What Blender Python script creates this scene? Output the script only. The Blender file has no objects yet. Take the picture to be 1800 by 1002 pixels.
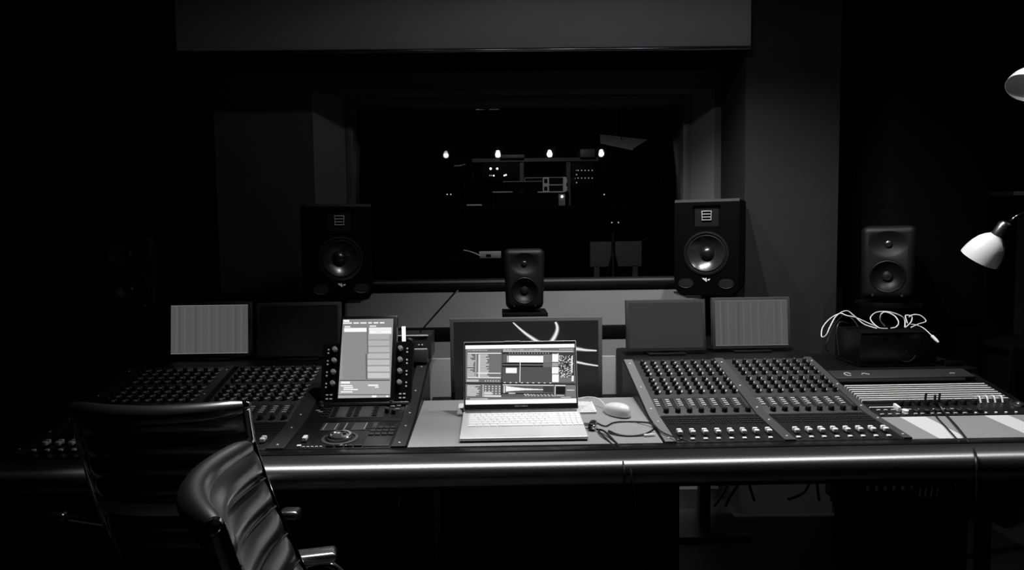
import bpy, bmesh, math, random
from math import sin, cos, tan, pi, radians, atan, sqrt
from mathutils import Vector, Matrix, Euler
random.seed(7)
scene = bpy.context.scene
COL = scene.collection
R = radians

# ------------------------------------------------------------------ camera
FPX = 1250.0
CAMZ = 1.31
pitch, yaw, roll = R(4.0), R(1.0), R(0.7)
cF = Vector((sin(yaw)*cos(pitch), cos(yaw)*cos(pitch), -sin(pitch)))
cR0 = Vector((cos(yaw), -sin(yaw), 0)); cU0 = cR0.cross(cF)
cR = cR0*cos(roll) - cU0*sin(roll); cU = cU0*cos(roll) + cR0*sin(roll)
cC = Vector((0, 0, CAMZ))
cam = bpy.data.cameras.new('camera'); camo = bpy.data.objects.new('camera', cam); COL.objects.link(camo)
cam.sensor_width = 36; cam.lens = 36*FPX/1800; cam.clip_start = .05; cam.clip_end = 60
M3 = Matrix((cR, cU, -cF)).transposed()
camo.matrix_world = Matrix.Translation(cC) @ M3.to_4x4()
scene.camera = camo

def ray(px, py): return cF + cR*((px-900)/FPX) + cU*((501-py)/FPX)
def P(px, py, Y):
    d = ray(px, py); return cC + d*(Y/d.y)

# ------------------------------------------------------------------ world, exposure
w = bpy.data.worlds.new('world'); scene.world = w; w.use_nodes = True
w.node_tree.nodes['Background'].inputs[0].default_value = (1, 1, 1, 1)
w.node_tree.nodes['Background'].inputs[1].default_value = 0.0006
vs = scene.view_settings
scene.display_settings.display_device = 'sRGB'
vs.view_transform = 'Standard'; vs.look = 'None'; vs.gamma = 1; vs.exposure = 0.0; vs.use_curve_mapping = False

# four ceiling downlights above the desk, plus one added for the right end  (x, watts)
DOWN_Y, DOWN_Z = 2.2, 2.56
DOWNLIGHTS = [(-.40, 220), (0.0, 36), (.40, 66), (.80, 52), (1.72, 34)]
SPILL = .025
SPOT_ANGLE, SPOT_BLEND = 104, .8
AIM = (.23, .18)      # slant of the beams: towards the right, towards the window

# ------------------------------------------------------------------ materials
MATS = {}
def mat(name, v=.5, rough=.5, metal=0, coat=0, emit=None, spec=.5, noise=0, nscale=40, bump=0, trans=0, rvar=0):
    if name in MATS: return MATS[name]
    m = bpy.data.materials.new(name); m.use_nodes = True; nt = m.node_tree
    b = nt.nodes['Principled BSDF']
    b.inputs['Base Color'].default_value = (v, v, v, 1)
    b.inputs['Roughness'].default_value = rough; b.inputs['Metallic'].default_value = metal
    b.inputs['Specular IOR Level'].default_value = spec
    b.inputs['Coat Weight'].default_value = coat; b.inputs['Coat Roughness'].default_value = .08
    if emit is not None:
        b.inputs['Emission Color'].default_value = (1, 1, 1, 1); b.inputs['Emission Strength'].default_value = emit
    if trans: b.inputs['Transmission Weight'].default_value = trans; b.inputs['IOR'].default_value = 1.45
    if noise or bump or rvar:
        tc = nt.nodes.new('ShaderNodeTexCoord'); n = nt.nodes.new('ShaderNodeTexNoise')
        n.inputs['Scale'].default_value = nscale; n.inputs['Detail'].default_value = 5
        nt.links.new(tc.outputs['Object'], n.inputs['Vector'])
        if noise:
            r = nt.nodes.new('ShaderNodeMapRange')
            r.inputs['To Min'].default_value = v*(1-noise); r.inputs['To Max'].default_value = v*(1+noise)
            r.inputs['From Min'].default_value = .3; r.inputs['From Max'].default_value = .7
            nt.links.new(n.outputs['Fac'], r.inputs['Value'])
            nt.links.new(r.outputs['Result'], b.inputs['Base Color'])
        if rvar:
            r2 = nt.nodes.new('ShaderNodeMapRange')
            r2.inputs['To Min'].default_value = rough-rvar; r2.inputs['To Max'].default_value = rough+rvar
            nt.links.new(n.outputs['Fac'], r2.inputs['Value']); nt.links.new(r2.outputs['Result'], b.inputs['Roughness'])
        if bump:
            bp = nt.nodes.new('ShaderNodeBump'); bp.inputs['Strength'].default_value = bump; bp.inputs['Distance'].default_value = .002
            nt.links.new(n.outputs['Fac'], bp.inputs['Height']); nt.links.new(bp.outputs['Normal'], b.inputs['Normal'])
    MATS[name] = m
    return m

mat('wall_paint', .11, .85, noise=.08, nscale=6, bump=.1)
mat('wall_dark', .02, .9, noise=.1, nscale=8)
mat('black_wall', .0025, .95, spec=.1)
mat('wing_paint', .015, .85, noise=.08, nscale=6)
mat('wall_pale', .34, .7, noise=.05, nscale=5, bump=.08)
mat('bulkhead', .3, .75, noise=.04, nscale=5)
mat('floor', .006, .6, noise=.3, nscale=14)
mat('ceiling', .05, .9, noise=.05)
mat('frame_paint', .16, .45)
mat('reveal_paint', .22, .6)
mat('black_plastic', .003, .6, spec=.12, bump=.15, nscale=300)
mat('black_satin', .012, .3)
mat('black_gloss', .008, .12, coat=.3)
mat('leather', .005, .25, spec=1.0, coat=.9, bump=.04, nscale=160)
MATS['leather'].node_tree.nodes['Principled BSDF'].inputs['Coat Roughness'].default_value = .29; MATS['leather'].node_tree.nodes['Principled BSDF'].inputs['IOR'].default_value = 2.0
mat('rail_leather', .010, .42, spec=1.0, bump=.08, nscale=160)
_nt = MATS['rail_leather'].node_tree; _b = _nt.nodes['Principled BSDF']; _b.inputs['Anisotropic'].default_value = .86; _b.inputs['IOR'].default_value = 2.0
_tn = _nt.nodes.new('ShaderNodeTangent'); _tn.direction_type = 'RADIAL'; _tn.axis = 'X'; _b.inputs['Anisotropic Rotation'].default_value = .25; _nt.links.new(_tn.outputs[0], _b.inputs['Tangent'])
mat('ledge', .006, .28, bump=.1, nscale=200)
mat('panel_dark', .016, .38, metal=.3, noise=.25, nscale=120)
mat('knob_plate', .075, .42, metal=.4, noise=.15, nscale=120)
mat('panel_grey', .05, .42, metal=.4, noise=.12, nscale=120)
mat('strip_grey', .10, .42, metal=.4)
mat('strip_lit', .24, .42, metal=.3)
mat('bridge_black', .0035, .45, spec=.3)
mat('knob_light', .5, .3)
mat('dome', .01, .28, spec=1.0, coat=.3)
mat('baffle', .0012, .6, spec=.06)
mat('shelf_grey', .30, .5, noise=.04, nscale=12)
mat('shelf_light', .75, .45)
mat('knob', .006, .55)
mat('knob_grey', .05, .3, metal=.4)
mat('chrome', .8, .12, metal=1)
mat('steel', .45, .3, metal=1)
mat('white', .92, .4)
mat('white_gloss', .85, .2, coat=.4)
mat('key_white', .65, .4)
mat('label_white', .5, .5)
mat('alu', .8, .38, metal=.25)
mat('alu_key', .88, .45)
mat('alu_dark', .2, .4, metal=.5)
mat('cable_black', .012, .4)
mat('cable_white', .75, .45)
mat('cone', .10, .26, metal=.8)
mat('genelec', .006, .5, spec=.25)
mat('box_black', .004, .3, spec=.5, bump=.1, nscale=20)
mat('lamp_white', .8, .35)
mat('pale_panel', .42, .6, noise=.05, nscale=8)
mat('lamp_lens', .9, .3, emit=60)
mat('led', .9, .3, emit=2.2)
mat('monitor_bezel', .05, .4)
mat('bezel_grey', .12, .45)
mat('louvre', .8, .35)
mat('gear_metal', .35, .4)
mat('skin_dark', .03, .8)
def glow(x):
    return mat('glow_%d' % round(x*1000), .02, .3, emit=x)
gm = bpy.data.materials.new('window_glass'); gm.use_nodes = True; nt = gm.node_tree
for n in list(nt.nodes): nt.nodes.remove(n)
o_ = nt.nodes.new('ShaderNodeOutputMaterial'); mx = nt.nodes.new('ShaderNodeMixShader')
tr = nt.nodes.new('ShaderNodeBsdfTransparent'); tr.inputs[0].default_value = (.82, .82, .82, 1)
gl = nt.nodes.new('ShaderNodeBsdfGlossy'); gl.inputs['Roughness'].default_value = .015
fr = nt.nodes.new('ShaderNodeFresnel'); fr.inputs['IOR'].default_value = 1.5
nt.links.new(fr.outputs[0], mx.inputs[0]); nt.links.new(tr.outputs[0], mx.inputs[1]); nt.links.new(gl.outputs[0], mx.inputs[2])
nt.links.new(mx.outputs[0], o_.inputs[0]); MATS['window_glass'] = gm

# ------------------------------------------------------------------ mesh builder
class MB:
    def __init__(s): s.bm = bmesh.new(); s.mi = 0
    def _take(s, verts, M=None):
        if M is not None: bmesh.ops.transform(s.bm, matrix=M, verts=verts)
        fs = set()
        for v in verts:
            for f in v.link_faces: fs.add(f)
        for f in fs: f.material_index = s.mi
        return s
    def box(s, a, b, M=None, bev=0, seg=2):
        a = Vector(a); b = Vector(b); lo = Vector(map(min, a, b)); hi = Vector(map(max, a, b))
        t = bmesh.new(); bmesh.ops.create_cube(t, size=1)
        for v in t.verts: v.co = Vector(((v.co.x+.5)*(hi.x-lo.x)+lo.x, (v.co.y+.5)*(hi.y-lo.y)+lo.y, (v.co.z+.5)*(hi.z-lo.z)+lo.z))
        if bev: bmesh.ops.bevel(t, geom=t.edges[:], offset=bev, segments=seg, affect='EDGES', profile=.5, clamp_overlap=True)
        return s._merge(t, M, smooth=bool(bev))
    def _merge(s, t, M=None, smooth=True):
        if M is not None: bmesh.ops.transform(t, matrix=M, verts=t.verts[:])
        mp = {v: s.bm.verts.new(v.co) for v in t.verts}
        for f in t.faces:
            try: nf = s.bm.faces.new([mp[v] for v in f.verts])
            except ValueError: continue
            nf.material_index = s.mi; nf.smooth = smooth
        t.free(); return s
    def cyl(s, r, h, M=None, r2=None, n=20, bev=0):     # along +z from 0
        r2 = r if r2 is None else r2
        prof = [(0, 0), (r, 0), (r2, h), (0, h)]
        if bev: prof = [(0, 0), (r, 0), (r2, h-bev), (r2-bev, h), (0, h)]
        return s.lathe(prof, M, n)
    def lathe(s, prof, M=None, n=32, smooth=True):
        t = bmesh.new(); rings = []
        for (r, z) in prof:
            if r < 1e-6: rings.append([t.verts.new((0, 0, z))])
            else: rings.append([t.verts.new((r*cos(2*pi*i/n), r*sin(2*pi*i/n), z)) for i in range(n)])
        for a, b in zip(rings, rings[1:]):
            for i in range(n):
                j = (i+1) % n
                if len(a) == 1 and len(b) == 1: continue
                if len(a) == 1: t.faces.new((a[0], b[j], b[i]))
                elif len(b) == 1: t.faces.new((a[i], a[j], b[0]))
                else: t.faces.new((a[i], a[j], b[j], b[i]))
        bmesh.ops.recalc_face_normals(t, faces=t.faces[:])
        return s._merge(t, M, smooth)
    def tube(s, pts, r, n=8, smooth_n=6, closed=False, flat=None):
        pts = [Vector(p) for p in pts]
        if smooth_n and len(pts) > 2: pts = spline(pts, smooth_n)
        t = bmesh.new(); rings = []; up = Vector((0, 0, 1)); prev = None
        for i, p in enumerate(pts):
            d = (pts[min(i+1, len(pts)-1)] - pts[max(i-1, 0)])
            d = d.normalized() if d.length > 1e-9 else Vector((0, 0, 1))
            if prev is None:
                a = d.cross(up)
                if a.length < .05: a = d.cross(Vector((0, 1, 0)))
                a.normalize()
            else:
                a = prev - d*prev.dot(d)
                if a.length < 1e-6: a = d.cross(up)
                a.normalize()
            prev = a; b = d.cross(a)
            rr = r(i/(len(pts)-1)) if callable(r) else r
            rb = rr if flat is None else rr*flat
            rings.append([t.verts.new(p + a*cos(2*pi*k/n)*rr + b*sin(2*pi*k/n)*rb) for k in range(n)])
        for A, B in zip(rings, rings[1:]):
            for k in range(n): t.faces.new((A[k], A[(k+1) % n], B[(k+1) % n], B[k]))
        t.faces.new(rings[0]); t.faces.new(rings[-1])
        bmesh.ops.recalc_face_normals(t, faces=t.faces[:])
        return s._merge(t)
    def prism(s, poly, a, b, axis='x', M=None, smooth=False):  # poly in the two other axes
        t = bmesh.new()
        def pt(u, v, w): return {'x': (w, u, v), 'y': (u, w, v), 'z': (u, v, w)}[axis]
        A = [t.verts.new(pt(u, v, a)) for u, v in poly]; B = [t.verts.new(pt(u, v, b)) for u, v in poly]
        t.faces.new(A); t.faces.new(B[::-1])
        for i in range(len(poly)): j = (i+1) % len(poly); t.faces.new((A[i], B[i], B[j], A[j]))
        bmesh.ops.recalc_face_normals(t, faces=t.faces[:])
        return s._merge(t, M, smooth)
    def quad(s, pts):
        f = s.bm.faces.new([s.bm.verts.new(p) for p in pts]); f.material_index = s.mi; return s
    def grid(s, fn, nu, nv, smooth=True):
        V = [[s.bm.verts.new(fn(i/nu, j/nv)) for j in range(nv+1)] for i in range(nu+1)]
        for i in range(nu):
            for j in range(nv):
                f = s.bm.faces.new((V[i][j], V[i+1][j], V[i+1][j+1], V[i][j+1])); f.material_index = s.mi; f.smooth = smooth
        return s
    def mesh(s, name, mats):
        me = bpy.data.meshes.new(name)
        s.bm.to_mesh(me); s.bm.free()
        for m in (list(mats) if isinstance(mats, (list, tuple)) else [mats]): me.materials.append(MATS[m] if isinstance(m, str) else m)
        return me
def sharp(me, ang=35):
    try: me.set_sharp_from_angle(angle=R(ang))
    except Exception: pass
    return me
def spline(pts, k):
    out = []
    for i in range(len(pts)-1):
        p0 = pts[max(i-1, 0)]; p1 = pts[i]; p2 = pts[i+1]; p3 = pts[min(i+2, len(pts)-1)]
        for j in range(k):
            t = j/k
            out.append(.5*((2*p1) + (p2-p0)*t + (2*p0-5*p1+4*p2-p3)*t*t + (3*p1-p0-3*p2+p3)*t**3))
    out.append(pts[-1]); return out
def T(x, y, z): return Matrix.Translation((x, y, z))
def RX(a): return Matrix.Rotation(R(a), 4, 'X')
def RY(a): return Matrix.Rotation(R(a), 4, 'Y')
def RZ(a): return Matrix.Rotation(R(a), 4, 'Z')

# ------------------------------------------------------------------ object helpers
def thing(name, label, cat, M=None, group=None):
    o = bpy.data.objects.new(name, None); o.empty_display_size = .05; COL.objects.link(o)
    o['label'] = label; o['category'] = cat
    if group: o['group'] = group
    if M is not None: o.matrix_world = M
    return o
def solo(name, mb, mats, label, cat, group=None, M=None, kind=None):
    me = mb if isinstance(mb, bpy.types.Mesh) else sharp(mb.mesh(name, mats))
    o = bpy.data.objects.new(name, me); COL.objects.link(o)
    o['label'] = label; o['category'] = cat
    if group: o['group'] = group
    if kind: o['kind'] = kind
    if M is not None: o.matrix_world = M
    return o
def part(name, mb, mats, parent, M=None, label=None):
    me = mb if isinstance(mb, bpy.types.Mesh) else sharp(mb.mesh(name, mats))
    o = bpy.data.objects.new(name, me); COL.objects.link(o); o.parent = parent
    if M is not None: o.matrix_local = M
    if label: o['label'] = label
    return o
def struct(name, mb, mats, parent=None, label=None):
    me = sharp(mb.mesh(name, mats)); o = bpy.data.objects.new(name, me); COL.objects.link(o)
    o['kind'] = 'structure'
    if parent: o.parent = parent
    if label: o['label'] = label
    return o
KIDS = {}
def copy_tree(o, M=None, label=None, parent=None):
    c = o.copy(); COL.objects.link(c)
    if parent is not None: c.parent = parent
    if M is not None: c.matrix_world = M
    if label: c['label'] = label
    for ch in [x for x in bpy.data.objects if x.parent == o]: copy_tree(ch, parent=c)
    return c
def cut(me, cutter_mb):
    a = bpy.data.objects.new('a', me); cm = cutter_mb.mesh('c', 'black_plastic'); b = bpy.data.objects.new('b', cm)
    COL.objects.link(a); COL.objects.link(b)
    md = a.modifiers.new('b', 'BOOLEAN'); md.operation = 'DIFFERENCE'; md.object = b; md.solver = 'EXACT'
    dg = bpy.context.evaluated_depsgraph_get(); r = bpy.data.meshes.new_from_object(a.evaluated_get(dg))
    bpy.data.objects.remove(a); bpy.data.objects.remove(b)
    return sharp(r, 30)

# ================================================================== SETTING
WY = 3.55           # face of the front wall
mb = MB(); mb.box((-3.6, -3.0, -.05), (3.6, 8.2, 0)); struct('floor', mb, 'floor')
mb = MB(); mb.box((-3.6, -3.0, 2.6), (3.6, 3.9, 2.68)); struct('ceiling', mb, 'ceiling')
mb = MB(); mb.box((-3.6, -3.0, 0), (-3.5, 3.9, 2.6)); struct('wall_left', mb, 'black_wall')
mb = MB(); mb.box((3.5, -3.0, 0), (3.6, 3.9, 2.6)); struct('wall_right', mb, 'black_wall')
mb = MB(); mb.box((-3.6, -3.1, 0), (3.6, -3.0, 2.6)); struct('wall_back', mb, 'black_wall')
# front wall with the window opening: opening x -.90..1.13, z 1.03..2.10
OX0, OX1, OZ0, OZ1 = -.905, 1.075, 1.035, 2.02
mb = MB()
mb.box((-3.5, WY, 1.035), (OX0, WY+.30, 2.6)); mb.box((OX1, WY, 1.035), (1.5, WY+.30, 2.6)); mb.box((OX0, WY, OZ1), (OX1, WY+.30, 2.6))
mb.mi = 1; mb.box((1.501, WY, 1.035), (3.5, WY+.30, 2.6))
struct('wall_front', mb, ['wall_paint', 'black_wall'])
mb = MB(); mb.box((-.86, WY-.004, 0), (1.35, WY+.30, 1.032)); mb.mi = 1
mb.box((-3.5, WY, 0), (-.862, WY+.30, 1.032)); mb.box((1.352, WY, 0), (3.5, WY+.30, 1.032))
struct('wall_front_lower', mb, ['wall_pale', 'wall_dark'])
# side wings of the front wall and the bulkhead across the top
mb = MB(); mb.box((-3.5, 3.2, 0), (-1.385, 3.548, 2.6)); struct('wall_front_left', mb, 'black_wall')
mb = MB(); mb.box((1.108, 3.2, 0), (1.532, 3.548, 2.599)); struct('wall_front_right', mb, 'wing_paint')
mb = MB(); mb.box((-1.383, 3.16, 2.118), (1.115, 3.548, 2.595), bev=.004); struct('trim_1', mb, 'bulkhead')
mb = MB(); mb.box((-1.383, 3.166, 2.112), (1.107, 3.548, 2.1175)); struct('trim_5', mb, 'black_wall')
mb = MB(); mb.tube([(-1.383, 3.160, 2.112), (1.112, 3.160, 2.116)], .009, smooth_n=0, n=32); struct('trim_2', mb, mat('dark_metal', .22, .24, metal=1))
# window: splayed reveal, frame, leaning double pane
wn = bpy.data.objects.new('window_1', None); COL.objects.link(wn); wn['kind'] = 'structure'
GX0, GX1, GZ0, GZ1 = -.775, 1.01, 1.075, 2.085
yB = 3.70
mb = MB()
mb.quad([(OX0, WY, OZ0), (OX0+.13, yB, OZ0), (OX0+.13, yB, OZ1), (OX0, WY, OZ1)])
mb.quad([(OX1, WY, OZ0), (OX1-.085, yB, OZ0), (OX1-.085, yB, OZ1), (OX1, WY, OZ1)])
struct('reveal', mb, 'reveal_paint', wn)
mb = MB(); fz0, fz1 = OZ0, OZ1; fx0, fx1 = OX0+.128, OX1-.083; t = .036
mb.box((fx0, yB-.01, fz0+.002), (fx0+t, yB+.14, fz1-.002), bev=.004); mb.box((fx1-t, yB-.01, fz0+.002), (fx1, yB+.14, fz1-.002), bev=.004)
mb.box((fx0+t, yB-.01, fz1-t), (fx1-t, yB+.14, fz1-.002), bev=.004); mb.box((fx0+t, yB-.06, fz0+.032), (fx1-t, yB+.14, fz0+t+.008), bev=.004)
struct('window_frame', mb, 'frame_paint', wn)
mb = MB(); mb.box((OX0-.04, WY-.012, 1.036), (OX1+.02, WY+.18, 1.066), bev=.003); struct('window_sill', mb, 'black_plastic', wn)
mb = MB(); Mg = T(0, yB+.045, (fz0+fz1)/2) @ RX(-10.3)
mb.box((fx0+t, -.004, -(fz1-fz0)/2+t), (fx1-t, .004, (fz1-fz0)/2-t), Mg); struct('pane', mb, 'window_glass', wn)
# room beyond the glass
mb = MB(); mb.box((-3.6, 8.2, 0), (3.6, 8.3, 2.9)); struct('wall_far', mb, 'black_wall')
mb = MB(); mb.box((-3.6, 3.9, 2.8), (3.6, 8.2, 2.88)); struct('ceiling_far', mb, 'black_wall')
mb = MB(); mb.box((-3.7, 3.9, 0), (-3.6, 8.2, 2.8)); struct('wall_far_left', mb, 'black_wall')
mb = MB(); mb.box((3.6, 3.9, 0), (3.7, 8.2, 2.8)); struct('wall_far_right', mb, 'black_wall')

# right hand side: grey framed panel with shelf
def R3(px, py, Y): return P(px, py, Y)
mb = MB()
mb.box((2.165, 3.30, 0), (3.4, 3.36, 1.485)); struct('wall_right_panel', mb, 'wing_paint')
mb = MB(); mb.box((2.165, 3.27, 0), (2.20, 3.298, 1.485), bev=.003); mb.box((2.20, 3.27, 1.465), (3.4, 3.298, 1.485), bev=.003)
struct('trim_3', mb, 'reveal_paint')
mb = MB(); mb.box((2.205, 3.285, 1.385), (3.4, 3.299, 1.462)); struct('trim_4', mb, 'black_wall')
mb = MB(); mb.box((2.17, 2.95, .79), (3.3, 3.268, .815), bev=.003); mb.box((2.17, 2.95, .715), (3.3, 2.97, .79))
mb.box((2.2, 3.0, 0), (2.23, 3.265, .79)); mb.box((3.2, 3.0, 0), (3.23, 3.265, .79))
solo('shelf_unit', mb, 'black_plastic', 'black shelf in front of the grey framed panel at the right edge', 'shelf')

# ================================================================== CEILING DOWNLIGHTS
for i, (x, watts) in enumerate(DOWNLIGHTS):
    o = thing('ceiling_downlight', ['leftmost and dimmest of the four ceiling downlights mirrored in the window', 'second from left of the four downlights mirrored in the control room window',
        'third from left of the four downlights mirrored in the control room window', 'rightmost of the four downlights mirrored in the control room window',
        'unseen downlight added at the right end to light the console louvres'][i], 'ceiling light', T(x, DOWN_Y, DOWN_Z), 'row of ceiling downlights')
    mb = MB(); mb.lathe([(.026, .0), (.042, 0), (.044, .004), (.044, .04), (.0, .04)]); mb.lathe([(.026, 0), (.022, .018), (0, .018)]); part('housing', mb, 'steel', o)
    m = mat('lamp_lens_dim', .9, .3, emit=7) if i == 0 else MATS['lamp_lens']
    mb = MB(); mb.lathe([(0, -.012), (.008, -.010), (.012, -.003), (.012, .012), (0, .014)]); part('lens', mb, [m], o)
    l = bpy.data.lights.new('downlight_beam', 'SPOT'); l.energy = watts; l.spot_size = R(SPOT_ANGLE if i else 56); l.spot_blend = SPOT_BLEND; l.shadow_soft_size = .02
    lo = bpy.data.objects.new('downlight_beam', l); COL.objects.link(lo); lo.parent = o; lo.location = (0, 0, -.020); lo.rotation_euler = Vector((AIM[0] if 0 < i < 4 else -.25 if i else -.02, AIM[1] if 0 < i < 4 else -.05 if i else -.56, -1)).to_track_quat('-Z', 'Y').to_euler()
    l2 = bpy.data.lights.new('downlight_spill', 'SPOT'); l2.energy = watts*SPILL if 0 < i < 4 else 0.3; l2.spot_size = R(172); l2.spot_blend = .25; l2.shadow_soft_size = .02
    lo2 = bpy.data.objects.new('downlight_spill', l2); COL.objects.link(lo2); lo2.parent = o; lo2.location = (0, 0, -.022)

# ================================================================== MIXING CONSOLE FRAME
S_LO, S_UP = .084, .22
YF, ZF, YK = 1.94, .727, 2.16
ZK = ZF + (YK-YF)*S_LO
YB2 = 2.60
A_LO, A_UP = math.degrees(atan(S_LO)), math.degrees(atan(S_UP))
ZB2 = ZK + (YB2-YK)*S_UP
XL, XR = -1.70, 1.72
con = thing('mixing_console', 'long dark mixing console with padded leather armrest spanning the room', 'mixing console', T(0, 0, 0))
mb = MB()
prof = []
for k in range(13):
    a = pi*1.62 - k*(pi*1.24)/12 - .0
    prof.append((1.855 - .0 + .047*cos(a + pi*0), .682 + .042*sin(a)))
# rounded nose (front) profile in y,z
nose = [(1.945, .640), (1.86, .640)] + [(1.852 + .05*cos(pi*1.5 - j*pi*.95/10), .6795 + .040*sin(pi*1.5 - j*pi*.95/10)) for j in range(11)] + [(1.868, .7235), (1.885, .7245), (1.90, .7245)]
mb.prism(nose + [(1.945, .7245)], XL, XR, 'x', smooth=True); part('armrest', mb, 'rail_leather', con)
mb = MB(); mb.box((XL, 1.892, .7246), (XR, 1.938, .7268), bev=.0008); part('front_ledge', mb, 'ledge', con)
# trays the modules sit in
mb = MB()
for (xa, xb) in ((1.153, XR),):
    mb.prism([(1.946, .60), (1.946, .704), (2.15, .714), (2.50, .78), (2.50, .66), (2.3, .60)], xa, xb, 'x')
for (xa, xb) in ((XL, -.268), (.456, 1.153)):
    mb.prism([(1.946, .60), (1.946, .712), (YK, ZK-.016), (YB2+.02, ZB2-.018), (YB2+.02, .66), (2.3, .60)], xa, xb, 'x')
mb.box((-.268, 1.946, .66), (.456, 2.40, .70))
part('body', mb, 'bridge_black', con)
def slab(xa, xb, th, top, ylo=YF, yhi=YB2):
    m = MB(); pr = [(ylo, ZF+(ylo-YF)*S_LO+top), (YK, ZK+top), (yhi, ZK+(yhi-YK)*S_UP+top), (yhi, ZK+(yhi-YK)*S_UP+top-th), (YK, ZK+top-th), (ylo, ZF+(ylo-YF)*S_LO+top-th)]
    return m.prism(pr, xa, xb, 'x')
# dividing strips, painted lighter where light falls and darker on the shaded left
STR = [(-1.355, -1.325), (-1.005, -.975), (-.652, -.602), (-.306, -.268), (.456, .487), (.792, .824), (1.128, 1.152)]
for k, (a, b) in enumerate(STR):
    s_ = part('divider_strip', slab(a, b, .03, .004), 'strip_lit' if k == 4 else 'strip_grey' if k > 4 else 'panel_grey', con)
    for (y, z) in ((1.965, 0), (2.10, 0), (2.20, 1), (2.36, 1), (2.56, 1)):
        zz = (ZF+(y-YF)*S_LO if not z else ZK+(y-YK)*S_UP) + .0042
        mb = MB(); mb.lathe([(.0034, 0), (.0030, .0016), (0, .0022)], T((a+b)/2, y, zz) @ RX(A_UP if z else A_LO), 10); part('screw', mb, 'white_gloss', s_)  # white screw heads stand for the glints of the lamps
# cheeks beside the centre shelf
for x, dx in ((-.268, .006), (.456, -.006)):
    mb = MB(); pr = [(1.95, .715), (1.95, ZF+.002), (YK, ZK+.002), (YB2, ZB2+.002), (YB2, .70), (2.40, .70)]
    mb.prism(pr, x, x+dx, 'x'); part('cheek', mb, 'bridge_black', con)
# centre shelf and right shelf
ZS0, SS = .7275, .055
mb = MB(); mb.prism([(1.94, ZS0), (2.392, ZS0+.452*SS), (2.392, ZS0+.452*SS-.02), (1.94, ZS0-.02)], -.262, .450, 'x'); part('centre_shelf', mb, 'shelf_grey', con)
mb = MB(); mb.prism([(1.94, .723), (2.150, .7335), (2.150, .715), (1.94, .705)], 1.153, 1.70, 'x')
mb.mi = 1
for a, b, c in ((1.235, 1.315, 0), (1.50, 1.575, 0)):
    mb.prism([(1.9405, .7232), (2.1485, .7336), (2.1485, .7333), (1.9405, .7229)], a, b, 'x')
part('side_shelf', mb, ['shelf_grey', 'shelf_light'], con)
# rear bridge behind the modules
mb = MB(); mb.prism([(2.503, .62), (2.503, .810), (2.51, .812), (2.86, .812), (2.86, .62)], 1.154, XR, 'x'); part('rear_deck', mb, 'bridge_black', con)
for xa, xb in ((XL, -.285), (.47, 1.150)):
    mb = MB(); mb.prism([(2.605, .62), (2.605, ZB2-.003), (2.64, ZB2+.008), (2.82, ZB2+.012), (2.86, ZB2-.0), (2.86, .62)], xa, xb, 'x'); part('rear_bridge', mb, 'bridge_black', con)
mb = MB(); mb.box((-.6, 2.79, .893), (.76, 2.82, .948), bev=.003); part('crossbar', mb, 'black_plastic', con)
for x in (-.55, .70):
    mb = MB(); mb.box((x-.02, 2.822, .6), (x+.02, 2.85, .93)); part('upright', mb, 'black_plastic', con)
for x in (-.215, .405, -1.45, 1.62):
    mb = MB(); mb.box((x-.012, 2.28, 0), (x+.012, 2.33, .66), bev=.002); part('leg', mb, 'panel_grey', con)
# pale panel standing behind the centre monitor
mb = MB(); mb.box((-.275, 2.72, 0), (.445, 2.74, .838), bev=.002)
solo('modesty_panel', mb, 'pale_panel', 'pale upright panel behind the central monitor, seen at both its sides', 'panel')

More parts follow.
